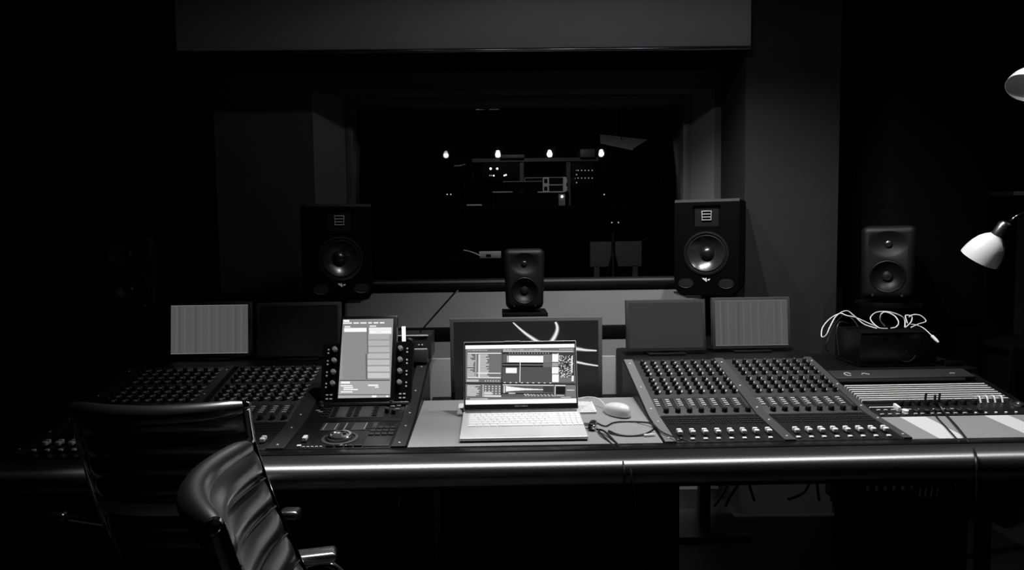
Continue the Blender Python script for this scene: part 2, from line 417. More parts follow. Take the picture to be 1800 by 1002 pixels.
# ================================================================== CHANNEL MODULES
NCH, CP = 8, .0368
def module(x0, label):
    o = thing('channel_module', label, 'mixer section', T(x0, YF, ZF), 'eight channel modules of the console')
    I = o.matrix_world.inverted(); W_ = .302
    FL = I @ T(x0, YF, ZF) @ RX(A_LO); FU = I @ T(x0, YK, ZK) @ RX(A_UP)
    mb = MB(); mb.box((0, .002, -.012), (W_, .219, 0), FL, bev=.001)
    part('fader_panel', mb, 'panel_dark', o)
    mb = MB(); mb.box((0, .001, -.012), (W_, .447, 0), FU, bev=.001)
    mb.mi = 1
    for v in (.128, .276): mb.box((.006, v, 0), (W_-.004, v+.0016, .0008), FU)
    mb.box((.006, .002, 0), (W_-.004, .0045, .0009), FU)
    part('knob_panel', mb, ['knob_plate', 'strip_grey'], o)
    km = MB(); km.lathe([(.0076, 0), (.0074, .012), (.0066, .0165), (.0058, .0172), (0, .0172)], n=12)
    km.mi = 1; km.box((-.0006, 0, .0172), (.0006, .006, .0176)); km = sharp(km.mesh('knob', ['knob', 'label_white']))
    k2 = MB(); k2.lathe([(.009, 0), (.0085, .012), (.007, .014), (0, .014)], n=12); k2 = sharp(k2.mesh('encoder', ['knob']))
    capm = MB(); capm.box((-.0072, -.0135, .003), (.0072, -.001, .0155), bev=.003); capm.box((-.0072, -.001, .003), (.0072, .0135, .0155), bev=.003); capm.mi = 1; capm.box((-.0072, -.0006, .013), (.0072, .0006, .0157)); capm = capm.mesh('fader_cap', ['white', 'knob'])
    sm = MB(); sm.box((-.006, -.005, 0), (.006, .005, .006), bev=.0018); sm = sm.mesh('mute_button', ['white'])
    slotm = MB(); slotm.box((-.0011, -.06, 0), (.0011, .062, .0006)); slotm.mi = 1; slotm.cyl(.0016, .002, T(0, .068, 0), n=8); slotm = slotm.mesh('fader_slot', ['knob', 'chrome'])
    bm_ = MB()     # small square switches beside the knobs, enlarged and whitened for the panel glare
    for rv in (.168, .200, .232, .264, .315, .348, .381, .412):
        bm_.box((.0100, rv-.006, 0), (.0180, rv+.004, .0035)); bm_.mi = 0
        bm_.box((.0165, rv+.007, 0), (.0232, rv+.012, .002))
    bm_.mi = 1; bm_.box((.0095, .160, 0), (.0235, .426, .0006))
    bm_ = bm_.mesh('switch_column', ['label_white', 'panel_grey'])
    kb = MB()
    for k in range(4): kb.box((-.0065, .066+k*.0135, 0), (.0065, .066+k*.0135+.0062, .003))
    kb.mi = 1
    for k in range(7):
        for xx in (.0095, .0165): kb.box((xx, .052+k*.0105, 0), (xx+.005, .052+k*.0105+.005, .002))
    kb = kb.mesh('key_block', ['label_white', 'panel_grey'])
    sb = MB()
    for k in range(3):
        for xx in (-.014, -.006, .003, .011): sb.box((xx, .150+k*.017, 0), (xx+.0055, .150+k*.017+.007, .0022))
    sb = sb.mesh('switch_block', ['panel_grey'])
    for c in range(NCH):
        cx = .022 + c*CP
        for rv in (.160, .192, .224, .256, .307, .340, .373, .404):
            part('knob', km, None, o, FU @ T(cx+.004, rv, 0) @ RZ(random.uniform(-130, 130)))
        part('encoder', k2, None, o, FU @ T(cx+.005, .026, 0))
        part('switch_column', bm_, None, o, FU @ T(cx, 0, 0))
        part('key_block', kb, None, o, FU @ T(cx-.010, 0, 0))
        part('switch_block', sb, None, o, FL @ T(cx+.004, .0, 0))
        part('fader_slot', slotm, None, o, FL @ T(cx, .062, .0003))
        part('fader_cap', capm, None, o, FL @ T(cx, .060, 0))
        part('mute_button', sm, None, o, FL @ T(cx-.010, .018, 0))
    return o
m0 = module(.489, 'channel module just right of the white mouse, brightly lit on its left')
Z0 = m0.matrix_world.copy()
for x0, lb in ((.826, 'channel module between two grey strips below the striped screen on the right'),
               (-.957-.0, 'dim channel module just left of the touchscreen section'),
               (-1.309, 'leftmost, almost black channel module behind the leather chair')):
    copy_tree(m0, T(x0, YF, ZF), lb)

# ================================================================== MASTER SECTION
ms = thing('master_section', 'master control section with jog wheel below the tilted touchscreen', 'mixer section', T(-.6, YF, ZF))
I = ms.matrix_world.inverted()
FL = I @ T(-.600, YF, ZF) @ RX(A_LO); FU = I @ T(-.600, YK, ZK) @ RX(A_UP)
MW = .292
mb = MB(); mb.box((0, .002, -.012), (MW, .219, 0), FL, bev=.001); mb.box((0, .001, -.012), (MW, .13, 0), FU, bev=.001)
mb.box((0, .131, -.012), (MW, .44, -.004), FU, bev=.001); part('panel', mb, 'panel_dark', ms)
# upper key field
mb = MB(); mb.box((.062, .022, 0), (.232, .120, .0012), FU); mb.mi = 1
for xx in (.064, .113, .134, .192):
    for k in range(6): mb.box((xx+.004, .032+k*.0115, .0012), (xx+.018, .032+k*.0115+.006, .004), FU)
mb.mi = 2
mb.box((.085, .026, .0012), (.113, .10, .0018), FU); mb.box((.155, .026, .0012), (.190, .10, .0018), FU)
part('key_field', mb, ['panel_grey', 'knob', 'strip_grey'], ms)
mb = MB(); mb.box((.055, .128, 0), (.24, .140, .0012), FU); mb.mi = 1
for k in range(9): mb.box((.060+k*.02, .130, .0012), (.070+k*.02, .136, .003), FU)
part('soft_key_row', mb, ['panel_grey', 'knob'], ms)
mb = MB(); mb.box((.060, .142, 0), (.225, .205, .0012), FL); mb.mi = 1
for a, b in ((.112, .128), (.136, .152), (.196, .212)): mb.box((a, .148, .0012), (b, .200, .0026), FL)
mb.mi = 2
for a in (.068, .102, .130, .190): mb.box((a, .146, .0012), (a+.002, .203, .0022), FL)
part('display_pads', mb, ['strip_grey', 'knob', 'label_white'], ms)
mb = MB()
mb.lathe([(.052, 0), (.052, .002), (.044, .003), (.044, .0)], FL @ T(.135, .078, 0), 40); part('wheel_ring', mb, 'strip_grey', ms)
mb = MB(); mb.lathe([(.036, 0), (.036, .010), (.033, .0135), (.026, .0135), (.023, .0105), (.008, .010), (0, .0105)], FL @ T(.135, .078, 0), 40)
jw = part('jog_wheel', mb, mat('wheel_metal', .95, .17, metal=1), ms)
mb = MB(); mb.lathe([(.007, .009), (.006, .0135), (0, .014)], FL @ T(.135+.012, .078+.012, 0), 16); part('finger_dimple', mb, 'knob_grey', jw)
for k in range(4):
    mb = MB(); mb.box((.110+k*.026, .008, 0), (.132+k*.026, .022, .004), FL, bev=.001); part('transport_button', mb, 'black_gloss', ms)
for k in range(4):
    for j in range(3):
        mb = MB(); mb.box((.212+k*.019, .098+j*.026, 0), (.228+k*.019, .117+j*.026, .003), FL, bev=.001); part('number_key', mb, 'panel_grey', ms)
mb = MB(); mb.box((.212, .010, 0), (.286, .084, .003), FL, bev=.002); part('trackpad', mb, 'panel_grey', ms)
for (x, v) in ((.246, .112), (.240, .060), (.262, .050), (.028, .088), (.020, .112)):
    mb = MB(); mb.lathe([(.008, 0), (.0075, .012), (.005, .015), (0, .0155)], FU @ T(x, v, 0), 16); part('knob', mb, 'knob_grey', ms)
for (x, v) in ((.262, .118), (.264, .098), (.262, .074), (.245, .094), (.012, .072), (.022, .062)):
    mb = MB(); mb.box((x, v, 0), (x+.014, v+.005, .003), FU, bev=.001); part('lit_button', mb, 'label_white', ms)
for k in range(5):
    for j in range(2):
        mb = MB(); mb.box((.036+j*.014, .03+k*.017, 0), (.044+j*.014, .038+k*.017, .003), FU); part('small_button', mb, 'knob_grey', ms)
for k in range(5):
    mb = MB(); mb.box((.045+k*.012, .010, 0), (.052+k*.012, .015, .003), FL); part('small_button', mb, 'label_white', ms)
mb = MB(); mb.box((.0395, .008, 0), (.0415, .13, .0006), FL); part('fader_slot', mb, 'knob', ms)
mb = MB(); mb.box((.034, .048, .003), (.047, .073, .015), FL, bev=.003); part('fader_cap', mb, 'white', ms)
mb = MB(); mb.box((.028, .014, 0), (.040, .024, .005), FL, bev=.0015); part('mute_button', mb, 'white', ms)

# ------------------------------------------------------------------ screens
def bil(q):   # inverse bilinear, q = TL TR BR BL in picture pixels
    TL, TR, BR, BL = [Vector(p) for p in q]
    def f(x, y):
        u, v = .5, .5
        for _ in range(12):
            p = TL*(1-u)*(1-v) + TR*u*(1-v) + BR*u*v + BL*(1-u)*v
            du = (TR-TL)*(1-v) + (BR-BL)*v; dv = (BL-TL)*(1-u) + (BR-TR)*u
            e = Vector((x, y)) - p; det = du.x*dv.y - du.y*dv.x
            u += (e.x*dv.y - e.y*dv.x)/det; v += (du.x*e.y - du.y*e.x)/det
        return u, v
    return f
class Screen:      # picture elements of a lit display, x right, y up, faces -y; (0,0) centre
    def __init__(s, w, h, base, auto=True):
        s.auto = auto; s.w, s.h = w, h; s.mb = MB(); s.lv = []; s.z = 0
        s.rect(0, 0, 1, 1, base)
    def lvl(s, g):
        v = round((g/255)**2.2, 4)
        if v not in s.lv: s.lv.append(v)
        s.mb.mi = s.lv.index(v)
    def poly(s, pts, g):
        s.lvl(g); y = -.00003*s.z; s.z += 1 if s.auto else 0
        s.mb.quad([((u-.5)*s.w, y, (.5-v)*s.h) for u, v in pts])
    def rect(s, u0, v0, u1, v1, g): s.poly([(u0, v1), (u1, v1), (u1, v0), (u0, v0)], g)
    def out(s, name, parent, M): return part(name, s.mb.mesh(name, [glow(v) for v in s.lv]), None, parent, M)

# touchscreen unit
ts = thing('touchscreen_controller', 'upright lit touchscreen flanked by knobs, leaning back on the master section', 'touchscreen', T(-.439, 2.275, .782))
ML = RX(-24)       # local: x right, z up, tilted back
mb = MB()
mb.prism([(-.145, -.008), (.145, -.008), (.150, .186), (.142, .192), (-.142, .192), (-.150, .186)], 0, .03, 'y', ML)
part('side_panel', mb, 'black_plastic', ts)
mb = MB(); mb.box((-.095, -.008, -.004), (.095, .022, .286), ML @ T(0, 0, 0), bev=.005); bz = part('bezel', mb, 'black_satin', ts)
mb = MB(); mb.box((-.142, -.012, -.016), (.142, .0, -.006), ML, bev=.002); part('lip', mb, 'steel', ts)
f = bil([(120, 105), (662, 103), (612, 932), (45, 940)])
sc = Screen(.168, .266, 150)
def r4(x0, y0, x1, y1, g):
    a, b, c, d = f(x0, y0), f(x1, y0), f(x1, y1), f(x0, y1); cl = lambda p: (min(max(p[0], .004), .996), min(max(p[1], .004), .996))
    sc.poly([cl(d), cl(c), cl(b), cl(a)], g)
r4(120, 105, 660, 200, 135); r4(123, 112, 188, 134, 250)
for a, b in ((120, 215), (232, 290), (305, 372), (390, 430), (448, 500), (515, 565)): r4(a, 139, b, 154, 240)
r4(135, 178, 197, 195, 230); r4(405, 175, 475, 190, 230)
r4(130, 200, 378, 243, 250); r4(100, 246, 372, 742, 140)
r4(398, 198, 640, 268, 238); r4(405, 238, 465, 250, 255); r4(530, 238, 625, 250, 255)
for k in range(7): r4(388-k*3.5, 272+k*68, 616-k*1, 326+k*68, 175 + k*4)
r4(345, 200, 350, 745, 90) if False else None
r4(372, 200, 386, 480, 105); r4(352, 480, 372, 745, 105)
r4(60, 750, 612, 762, 95); r4(60, 765, 612, 898, 165)
r4(82, 768, 180, 790, 245)
for y, a, b in ((812, 78, 205), (832, 110, 212), (851, 105, 263), (875, 78, 205)): r4(a, y-6, b, y+6, 250)
r4(375, 800, 485, 816, 245); r4(450, 822, 490, 834, 245)
r4(50, 900, 612, 908, 85); r4(45, 910, 612, 940, 175); r4(415, 912, 463, 934, 255); r4(570, 912, 590, 934, 255)
s_ = sc.out('display', bz, ML @ T(-.003, -.0085, .141))
for sx in (-1, 1):
    for k in range(4):
        z = .172 - k*.038
        mb = MB(); mb.lathe([(.0085, 0), (.008, .014), (.006, .018), (0, .0185)], ML @ T(sx*.108, 0, z) @ RX(90), 18); part('knob', mb, 'knob_light', ts)
        for dz in (.0, -.012):
            mb = MB(); mb.lathe([(.0032, 0), (.003, .002), (0, .003)], ML @ T(sx*.130, 0, z+dz) @ RX(90), 10); part('indicator_button', mb, 'white', ts)
    for i in range(2):
        for j in range(2):
            mb = MB(); mb.box((sx*.118-.010+i*.013, -.003, .006+j*.013), (sx*.118-.002+i*.013, 0, .010+j*.013), ML); part('indicator_button', mb, 'white', ts)
mb = MB(); mb.box((-.05, .035, -.004), (.05, .055, .16), ML); mb.box((-.05, .10, .02), (.05, .15, .10)); part('support', mb, 'black_plastic', ts)
# white card beside the screen, with glow put into its material
mb = MB(); mb.box((-.334, 2.40, .955), (-.321, 2.404, 1.006), bev=.001); solo('glow_card', mb, [mat('card_glow', .9, .4, emit=.9)], 'small white card with added glow beside the touchscreen top right corner', 'indicator light')

# talkback unit behind the touchscreen
tb = thing('talkback_unit', 'small grey control box with a dark knob right of the touchscreen', 'control box', T(-.30, 2.60, .84))
mb = MB(); mb.box((-.10, 0, .02), (.045, .14, .108), bev=.003); part('body', mb, 'panel_grey', tb)
mb = MB(); mb.box((-.095, -.004, .104), (.035, .003, .109), bev=.001); mb.box((-.055, -.03, .058), (.032, -.02, .062)); part('edge_trim', mb, 'white', tb)
mb = MB(); mb.box((-.056, -.030, .012), (.034, -.001, .058), bev=.002); part('front_plate', mb, 'strip_grey', tb)
mb = MB(); mb.lathe([(.02, 0), (.019, .02), (.015, .024), (0, .024)], T(-.035, 0, .082) @ RX(90)); part('knob', mb, 'knob', tb)
for x in (.0, .012):
    mb = MB(); mb.lathe([(.003, 0), (.0025, .003), (0, .004)], T(x, 0, .072) @ RX(90), 10); part('indicator_light', mb, 'white', tb)
# gooseneck microphone
gk = thing('talkback_microphone', 'thin gooseneck microphone slanting up from the talkback box', 'microphone', T(-.295, 2.66, .948))
a_ = P(738, 582, 2.66); b_ = P(800, 514, 2.66); o0 = Vector((-.295, 2.66, .948))
mb = MB(); mb.tube([a_-o0 + Vector((0, 0, -.004)), (a_+b_)/2-o0+Vector((.002, 0, .001)), b_-o0], .0032); part('gooseneck', mb, 'black_satin', gk)
mb = MB(); d = (b_-a_).normalized(); mb.tube([b_-o0-d*.004, b_-o0+d*.014], .0065, smooth_n=0, n=14); part('capsule', mb, 'chrome', gk)

# small monitors on the rear bridge
def monitor(name, cx, y, zb, w_, h_, label, cat, base, stripes=None, bez='monitor_bezel', tilt=-6, lw=.010, group='small monitors on the console'):
    o = thing(name, label, cat, T(cx, y, zb), group)
    Mt = T(0, 0, .002) @ RX(tilt)
    mb = MB(); mb.box((-w_/2, 0, 0), (w_/2, .022, h_), Mt, bev=.003); part('housing', mb, bez, o)
    sc_ = Screen(w_-.022, h_-.024, base)
    if stripes:
        for u0, u1, g in stripes: sc_.rect(u0, .004, u1, .996, g)
        sc_.rect(.0, .0, 1, .012, base+25); sc_.rect(0, .985, 1, 1, base+25)
    sc_.out('display', o, Mt @ T(0, -.0005, h_/2))
    zf = ZB2 + .012 - zb
    mb = MB(); mb.box((-.02, .022, zf+.004), (.02, .034, h_*.6)); mb.box((-.07, -.02+.0, zf-.003), (.07, .12, zf+.005), bev=.002); part('stand', mb, 'black_satin', o)
    return o
st = []
for k in range(9):
    u = .07+k*.105; st.append((u, u+.006+.006*random.random(), 92+random.randint(-8, 12))); st.append((u+.03, u+.055, 78+random.randint(-4, 4)))
zb_ = .8625
monitor('channel_monitor', .629, 2.66, zb_, .303, .196, 'dim grey monitor on the right, beside the striped one', 'monitor', 46)
monitor('channel_monitor', .966, 2.69, zb_, .302, .198, 'monitor with a striped grey picture right of the centre', 'monitor', 78, [(a, b, g-2) for a, b, g in st])
monitor('channel_monitor', -1.103, 2.69, zb_, .312, .208, 'monitor with a striped grey picture on the far left', 'monitor', 82, [(a, b, g) for a, b, g in st])
monitor('channel_monitor', -.758, 2.66, zb_, .315, .205, 'black switched-off monitor between the left striped one and touchscreen', 'monitor', 2)

# central monitor
cm = thing('desktop_monitor', 'large black monitor with curved light streaks standing behind the laptop', 'monitor', T(.092, 2.50, .7))
mb = MB(); mb.box((-.270, 0, .0), (.270, .035, .318), bev=.003); part('housing', mb, 'bezel_grey', cm)
sc_ = Screen(.512, .290, 26, False)
def streak(pts, wd, g):
    f2 = bil([(180, 65), (1205, 55), (1225, 740), (150, 740)])
    q = [Vector((x, y, 0)) for x, y in pts]; q = spline(q, 6); n = len(q)
    L, Rr = [], []
    for i, p in enumerate(q):
        d = (q[min(i+1, n-1)] - q[max(i-1, 0)]).normalized(); nn = Vector((-d.y, d.x, 0)); t_ = i/(n-1)
        ww = wd(t_)/2; L.append(f2(*(p+nn*ww).xy)); Rr.append(f2(*(p-nn*ww).xy))
    for i in range(n-1):
        c = [L[i], L[i+1], Rr[i+1], Rr[i]]
        if all(0 <= u <= 1 and 0 <= v <= 1 for u, v in c): sc_.poly(c, g)
for k_, g_ in ((1.0, 90), (.72, 150), (.5, 205), (.3, 240)):
    sc_.z = 8 + int((1-k_)*30)
    streak([(600, 70), (640, 115), (690, 165), (750, 215), (790, 245), (830, 275)], lambda t, k=k_: (12+42*t)*k, g_)
    streak([(900, 68), (912, 100), (912, 140), (895, 190), (860, 250), (830, 280)], lambda t, k=k_: (22+30*t)*k, g_)
    streak([(1000, 292), (1060, 296), (1120, 306), (1200, 312)], lambda t, k=k_: (50-34*t)*k, g_)
    streak([(1000, 400), (1060, 408), (1130, 425), (1213, 441)], lambda t, k=k_: (34-18*t)*k, g_)
sc_.out('display', cm, T(0, -.0005, .161))
mb = MB(); mb.box((-.03, .036, -.02), (.03, .05, .2)); mb.box((-.12, .0, -.005), (.12, .16, -.0), bev=.002); part('stand', mb, 'black_satin', cm)
mb = MB(); mb.box((-.16, 2.46, .66), (.34, 2.70, .694)); mb.box((-.262, 2.401, .66), (-.16, 2.70, .694)); mb.box((.34, 2.401, .66), (.45, 2.70, .694)); part('monitor_tray', mb, 'black_plastic', con)

# ================================================================== SPEAKERS
def monitor_speaker(M, label):
    o = thing('studio_monitor', label, 'speaker', M, 'pair of black studio monitors beside the window')
    Wd, Hh, Dp = .262, .400, .30
    t = MB(); t.prism([(-Wd/2, .028), (-Wd/2+.02, .0), (Wd/2-.02, 0), (Wd/2, .028), (Wd/2, Hh-.004), (Wd/2-.004, Hh), (-Wd/2+.004, Hh), (-Wd/2, Hh-.004)], .03, Dp, 'y')
    part('cabinet', t, 'baffle', o)
    t = MB(); t.prism([(-Wd/2, .030), (-Wd/2+.025, .0), (Wd/2-.025, 0), (Wd/2, .030), (Wd/2, Hh-.012), (-Wd/2, Hh-.012)], 0, .029, 'y')
    fm = t.mesh('front_baffle', 'baffle')
    c = MB(); c.cyl(.092, .05, T(0, -.01, .175) @ RX(-90), n=48)
    fm = cut(fm, c)
    c = MB(); c.prism([(-.05, .288), (.05, .288), (.056, .374), (-.056, .374)], -.01, .012, 'y'); fm = cut(fm, c)
    bf = part('front_baffle', fm, None, o)
    t = MB(); t.prism([(0.001, Hh-.0115), (.014, Hh+.0), (.029, Hh+.0), (.029, Hh-.0115)], -Wd/2, Wd/2, 'x'); part('top_bevel', t, 'panel_grey', o)
    # woofer
    t = MB(); t.lathe([(.0915, .006), (.0915, -.003), (.084, -.004), (.081, .001), (.078, .004)], T(0, .0, .175) @ RX(-90), 48); part('woofer_ring', t, 'dome', o)
    t = MB(); t.lathe([(.080, .004), (.074, -.0015), (.068, .004), (.030, .030), (.026, .030)], T(0, .0, .175) @ RX(-90), 48)
    wf = part('woofer_cone', t, 'cone', o)
    t = MB(); t.lathe([(.030, .0285), (.024, .017), (.012, .010), (0, .008)], T(0, .0, .175) @ RX(-90), 32); part('dust_cap', t, 'dome', wf)
    # tweeter
    t = MB(); t.box((-.048, .0105, .292), (.048, .0125, .370)); t.prism([(-.050, .288), (.050, .288), (.040, .302), (-.040, .302)], .002, .011, 'y'); tw = part('tweeter_plate', t, 'black_satin', o)
    t = MB()
    t.mi = 0
    for s in (-1, 1): t.prism([(s*.0165, .313), (s*.0185, .313), (s*.0205, .352), (s*.0180, .352)] if s > 0 else [(-.0205, .352), (-.0180, .352), (-.0165, .313), (-.0185, .313)], .004, .009, 'y')
    for k in range(4): t.box((-.0195, .004, .3125+k*.0122), (.0195, .009, .3155+k*.0122))
    part('tweeter_grille', t, 'label_white', tw)
    # ports
    for s in (-1, 1):
        t = MB(); pts = [(s*.082 + .034*cos(a), -.0015, .052 + .022*sin(a)) for a in [pi*1.05 + i*pi*.9/10 for i in range(11)]]
        t.tube(pts, .0022, smooth_n=0); part('port_lip', t, 'dome', o)
        t = MB(); t.prism([(s*.082 + .030*cos(a), .052 + .018*sin(a)) for a in [i*2*pi/24 for i in range(24)]], -.0012, .002, 'y'); part('bass_port', t, 'knob', o)
    # small emblem of folded triangles
    t = MB()
    t.prism([(-.016, .072), (-.006, .072), (-.002, .060), (-.008, .064)], -.002, 0, 'y'); t.prism([(-.004, .070), (.002, .074), (.004, .056), (-.001, .058)], -.002, 0, 'y'); t.prism([(.005, .066), (.018, .070), (.014, .062), (.007, .062)], -.002, 0, 'y')
    part('emblem', t, 'white', o)
    return o
spL = monitor_speaker(T(-.655, 2.95, 1.048) @ RZ(20), 'left studio monitor with ribbon tweeter, left of the window')
spR = monitor_speaker(T(.862, 2.95, 1.050) @ RZ(-24), 'right studio monitor with ribbon tweeter, right of the window')
stm = thing('speaker_stand', 'dark speaker stand under the left studio monitor', 'speaker stand', T(-.69, 3.07, 0), 'speaker stands under the studio monitors')
mb = MB(); mb.box((-.11, -.11, 1.036), (.11, .12, 1.046), bev=.002); part('top_plate', mb, 'black_satin', stm)
mb = MB(); mb.box((-.024, -.02, .02), (.024, .028, 1.036), bev=.003); part('column', mb, 'black_satin', stm)
mb = MB(); mb.box((-.16, -.15, 0), (.16, .17, .02), bev=.004); part('base', mb, 'black_satin', stm)
copy_tree(stm, T(.895, 3.07, .002), 'dark speaker stand under the right studio monitor')

def round_speaker(M, s, label, group=None, power=False):
    o = thing('compact_speaker', label, 'speaker', M @ Matrix.Scale(s, 4), group)
    me = MB(); me.box((-.5, 0, 0), (.5, 1, 1)); bm = me.bm
    for v in bm.verts: pass
    me = me.mesh('cabinet', 'genelec')
    ob = bpy.data.objects.new('tmp', me); COL.objects.link(ob)
    for v in me.vertices:
        z = v.co.z; wd = (.095 if z > .5 else .086)
        if v.co.y > .5: wd *= .86
        v.co = Vector((2*v.co.x*wd, v.co.y*.17, .012 + z*.275))
    md = ob.modifiers.new('b', 'BEVEL'); md.width = .028; md.segments = 6; md.limit_method = 'NONE'
    dg = bpy.context.evaluated_depsgraph_get(); m2 = bpy.data.meshes.new_from_object(ob.evaluated_get(dg)); bpy.data.objects.remove(ob)
    c = MB(); c.lathe([(0, .001), (.066, -.004), (.078, -.03), (0, -.03)], T(0, 0, .205) @ RX(-90) @ Matrix.Diagonal((1, .72, 1, 1)), 40) if False else None
    c = MB(); c.lathe([(0, .016), (.018, .016), (.050, .004), (.064, -.002), (.064, -.03), (0, -.03)], T(0, 0, .218) @ Matrix.Diagonal((1.12, 1, .82, 1)) @ RX(-90), 40)
    m2 = cut(m2, c)
    c = MB(); c.cyl(.061, .06, T(0, -.02, .097) @ RX(-90), n=48)
    m2 = cut(m2, c)
    for p_ in m2.polygons: p_.use_smooth = True
    part('cabinet', sharp(m2, 28), None, o)
    t = MB(); t.lathe([(.013, .015), (.011, .009), (.006, .0065), (0, .006)], T(0, 0, .218) @ RX(-90), 24); part('tweeter_dome', t, 'dome', o)
    t = MB(); t.lathe([(.0605, .002), (.057, .0), (.053, .003), (.050, .008), (.022, .024), (0, .024)], T(0, 0, .097) @ RX(-90), 40); wf = part('woofer_cone', t, 'bridge_black', o)
    t = MB(); t.lathe([(.02, .0235), (.014, .016), (0, .012)], T(0, 0, .097) @ RX(-90), 24); part('dust_cap', t, 'dome', wf)
    t = MB(); t.lathe([(.006, 0), (.005, .003), (0, .004)], T(.058, .004, .045) @ RX(90), 12); part('badge', t, 'led' if power else 'steel', o)
    for sx in (-1, 1):
        t = MB(); t.cyl(.004, .004, T(sx*.048, .002, .028) @ RX(90), n=10); part('screw', t, 'steel', o)
    t = MB(); t.box((-.062, .03, 0), (.062, .15, .004), bev=.002); t.box((-.05, .05, .004), (.05, .13, .016)); part('foot', t, 'black_plastic', o)
    return o
round_speaker(T(.104, 2.95, .989) @ RX(-2), .93, 'rounded speaker at the centre, above the large monitor', 'rounded compact speakers', True)
rb = thing('speaker_stand', 'flat topped black stand carrying the central rounded speaker', 'speaker stand', T(.104, 3.0, 0))
mb = MB(); mb.box((-.095, -.07, .966), (.095, .12, .987), bev=.002); part('top_plate', mb, 'black_plastic', rb)
mb = MB(); mb.box((-.022, -.0, .02), (.022, .04, .966)); part('column', mb, 'black_plastic', rb)
mb = MB(); mb.box((-.14, -.1, 0), (.14, .16, .02), bev=.003); part('base', mb, 'black_plastic', rb)
round_speaker(T(1.600, 2.90, 1.012) @ RZ(-30) @ RX(-3), 1.12, 'rounded dark speaker on the right, above the black box of cables', 'rounded compact speakers')
rb2 = copy_tree(rb, T(1.65, 2.96, .0222), 'flat topped black stand carrying the right rounded speaker')
round_speaker(T(-1.50, 2.90, 1.012) @ RZ(20) @ RX(-3), 1.12, 'rounded speaker lost in the dark on the left, tweeter glinting', 'rounded compact speakers')
rb3 = copy_tree(rb, T(-1.52, 2.965, .0222), 'flat topped black stand carrying the left rounded speaker')

# big main monitor in the dark right bay
bs = thing('main_monitor_cabinet', 'huge black main monitor cabinet standing in the right bay', 'speaker', T(1.95, 3.12, 0))
mb = MB(); mb.box((-.22, 0, .9), (.22, .4, 1.92), bev=.01); part('cabinet', mb, 'black_wall', bs)
mb = MB(); mb.box((-.20, .02, 0), (.20, .38, .898)); part('plinth', mb, 'black_wall', bs)

# ================================================================== RIGHT SECTION OF THE CONSOLE
rp = thing('patch_section', 'right console section of bright horizontal louvres above a row of controls', 'mixer section', T(1.155, YF, ZF))
I = rp.matrix_world.inverted(); YL = 2.155; ZL = .734; SLL = .20
FR = I @ T(1.155, YL, ZL) @ RX(math.degrees(atan(SLL)))
mb = MB(); mb.box((0, 0, -.014), (.545, .345, -.006), FR); part('tray', mb, 'black_plastic', rp)
for k in range(8):
    v = .106 + k*.0168
    mb = MB(); mb.prism([(v, -.005), (v+.0004, .006), (v+.0052, .0063), (v+.0056, -.005)], .018, .500, 'x', FR); part('louvre', mb, 'louvre', rp)
mb = MB()
for k in range(16): mb.lathe([(.004, -.004), (.0038, .001), (0, .003)], FR @ T(.008, .10+k*.0095, 0), 8)
for k in range(16): mb.lathe([(.004, -.004), (.0038, .001), (0, .003)], FR @ T(.514, .10+k*.0095, 0), 8)
part('screw_rail', mb, 'chrome', rp)
mb = MB(); mb.box((.01, .272, -.006), (.50, .345, .014), FR, bev=.004); pl = part('cover_plate', mb, 'panel_grey', rp)
mb = MB(); mb.box((.012, .266, .001), (.46, .2715, .008), FR); part('edge_highlight', mb, 'steel', pl)
# marks on the plate: ring glyph, arc glyph, dash
mb = MB()
mb.tube([(.065+.011*cos(a), .305+.014*sin(a), .0145) for a in [i*2*pi*.85/14 for i in range(15)]], .002, smooth_n=0); mb.tube([(.112, .298, .0145), (.120, .310, .0145), (.130, .306, .0145), (.140, .300, .0145)], .002)
mb.tube([(.425, .30, .0145), (.442, .30, .0145)], .002, smooth_n=0)
for v in mb.bm.verts: v.co = FR @ v.co
part('marking', mb, 'label_white', pl)
mb = MB(); mb.box((.012, .004, -.006), (.52, .096, -.001), FR); part('control_strip', mb, 'panel_dark', rp)
for k, x in enumerate((.13, .155, .185, .215, .245, .275, .305, .335, .37)):
    mb = MB(); mb.lathe([(.0095, 0), (.009, .013), (.007, .016), (0, .016)], FR @ T(x, .082, -.001), 14); part('knob', mb, 'knob', rp)
for k in range(8):
    mb = MB(); mb.lathe([(.010, 0), (.0095, .010), (.005, .012), (0, .012)], FR @ T(.115+k*.034, .026, -.001), 16); part('rotary_knob', mb, 'knob' if k not in (0,) else 'white', rp)
for k in range(22):
    x = .03 + (k % 11)*.026 + random.uniform(-.004, .004); v = .040 if k < 11 else .010
    mb = MB(); mb.box((x, v, -.001), (x+.012, v+.006, .003), FR, bev=.001); part('lit_button', mb, 'label_white', rp)
for k in range(6):
    mb = MB(); mb.cyl(.004, .003, FR @ T(.30+k*.032, .014 + (k % 2)*.0, -.001), n=10); part('jack_socket', mb, 'white', rp)
mb = MB(); mb.box((.02, .06, -.001), (.10, .064, .003), FR); mb.box((.094, .03, -.001), (.103, .062, .016), FR, bev=.002); part('slider', mb, 'white', rp)
for k in range(4):
    mb = MB(); mb.tube([FR @ Vector((.395+k*.024, .085, 0)), FR @ Vector((.397+k*.024, .10, .016)), FR @ Vector((.399+k*.024, .12, .006))], .0028, n=8); part('patch_lever', mb, 'white', rp)
mb = MB(); mb.lathe([(.022, 0), (.021, .006), (.012, .007), (.01, .003), (0, .003)], FR @ T(.50, .07, 0), 24); part('dial', mb, 'steel', rp)

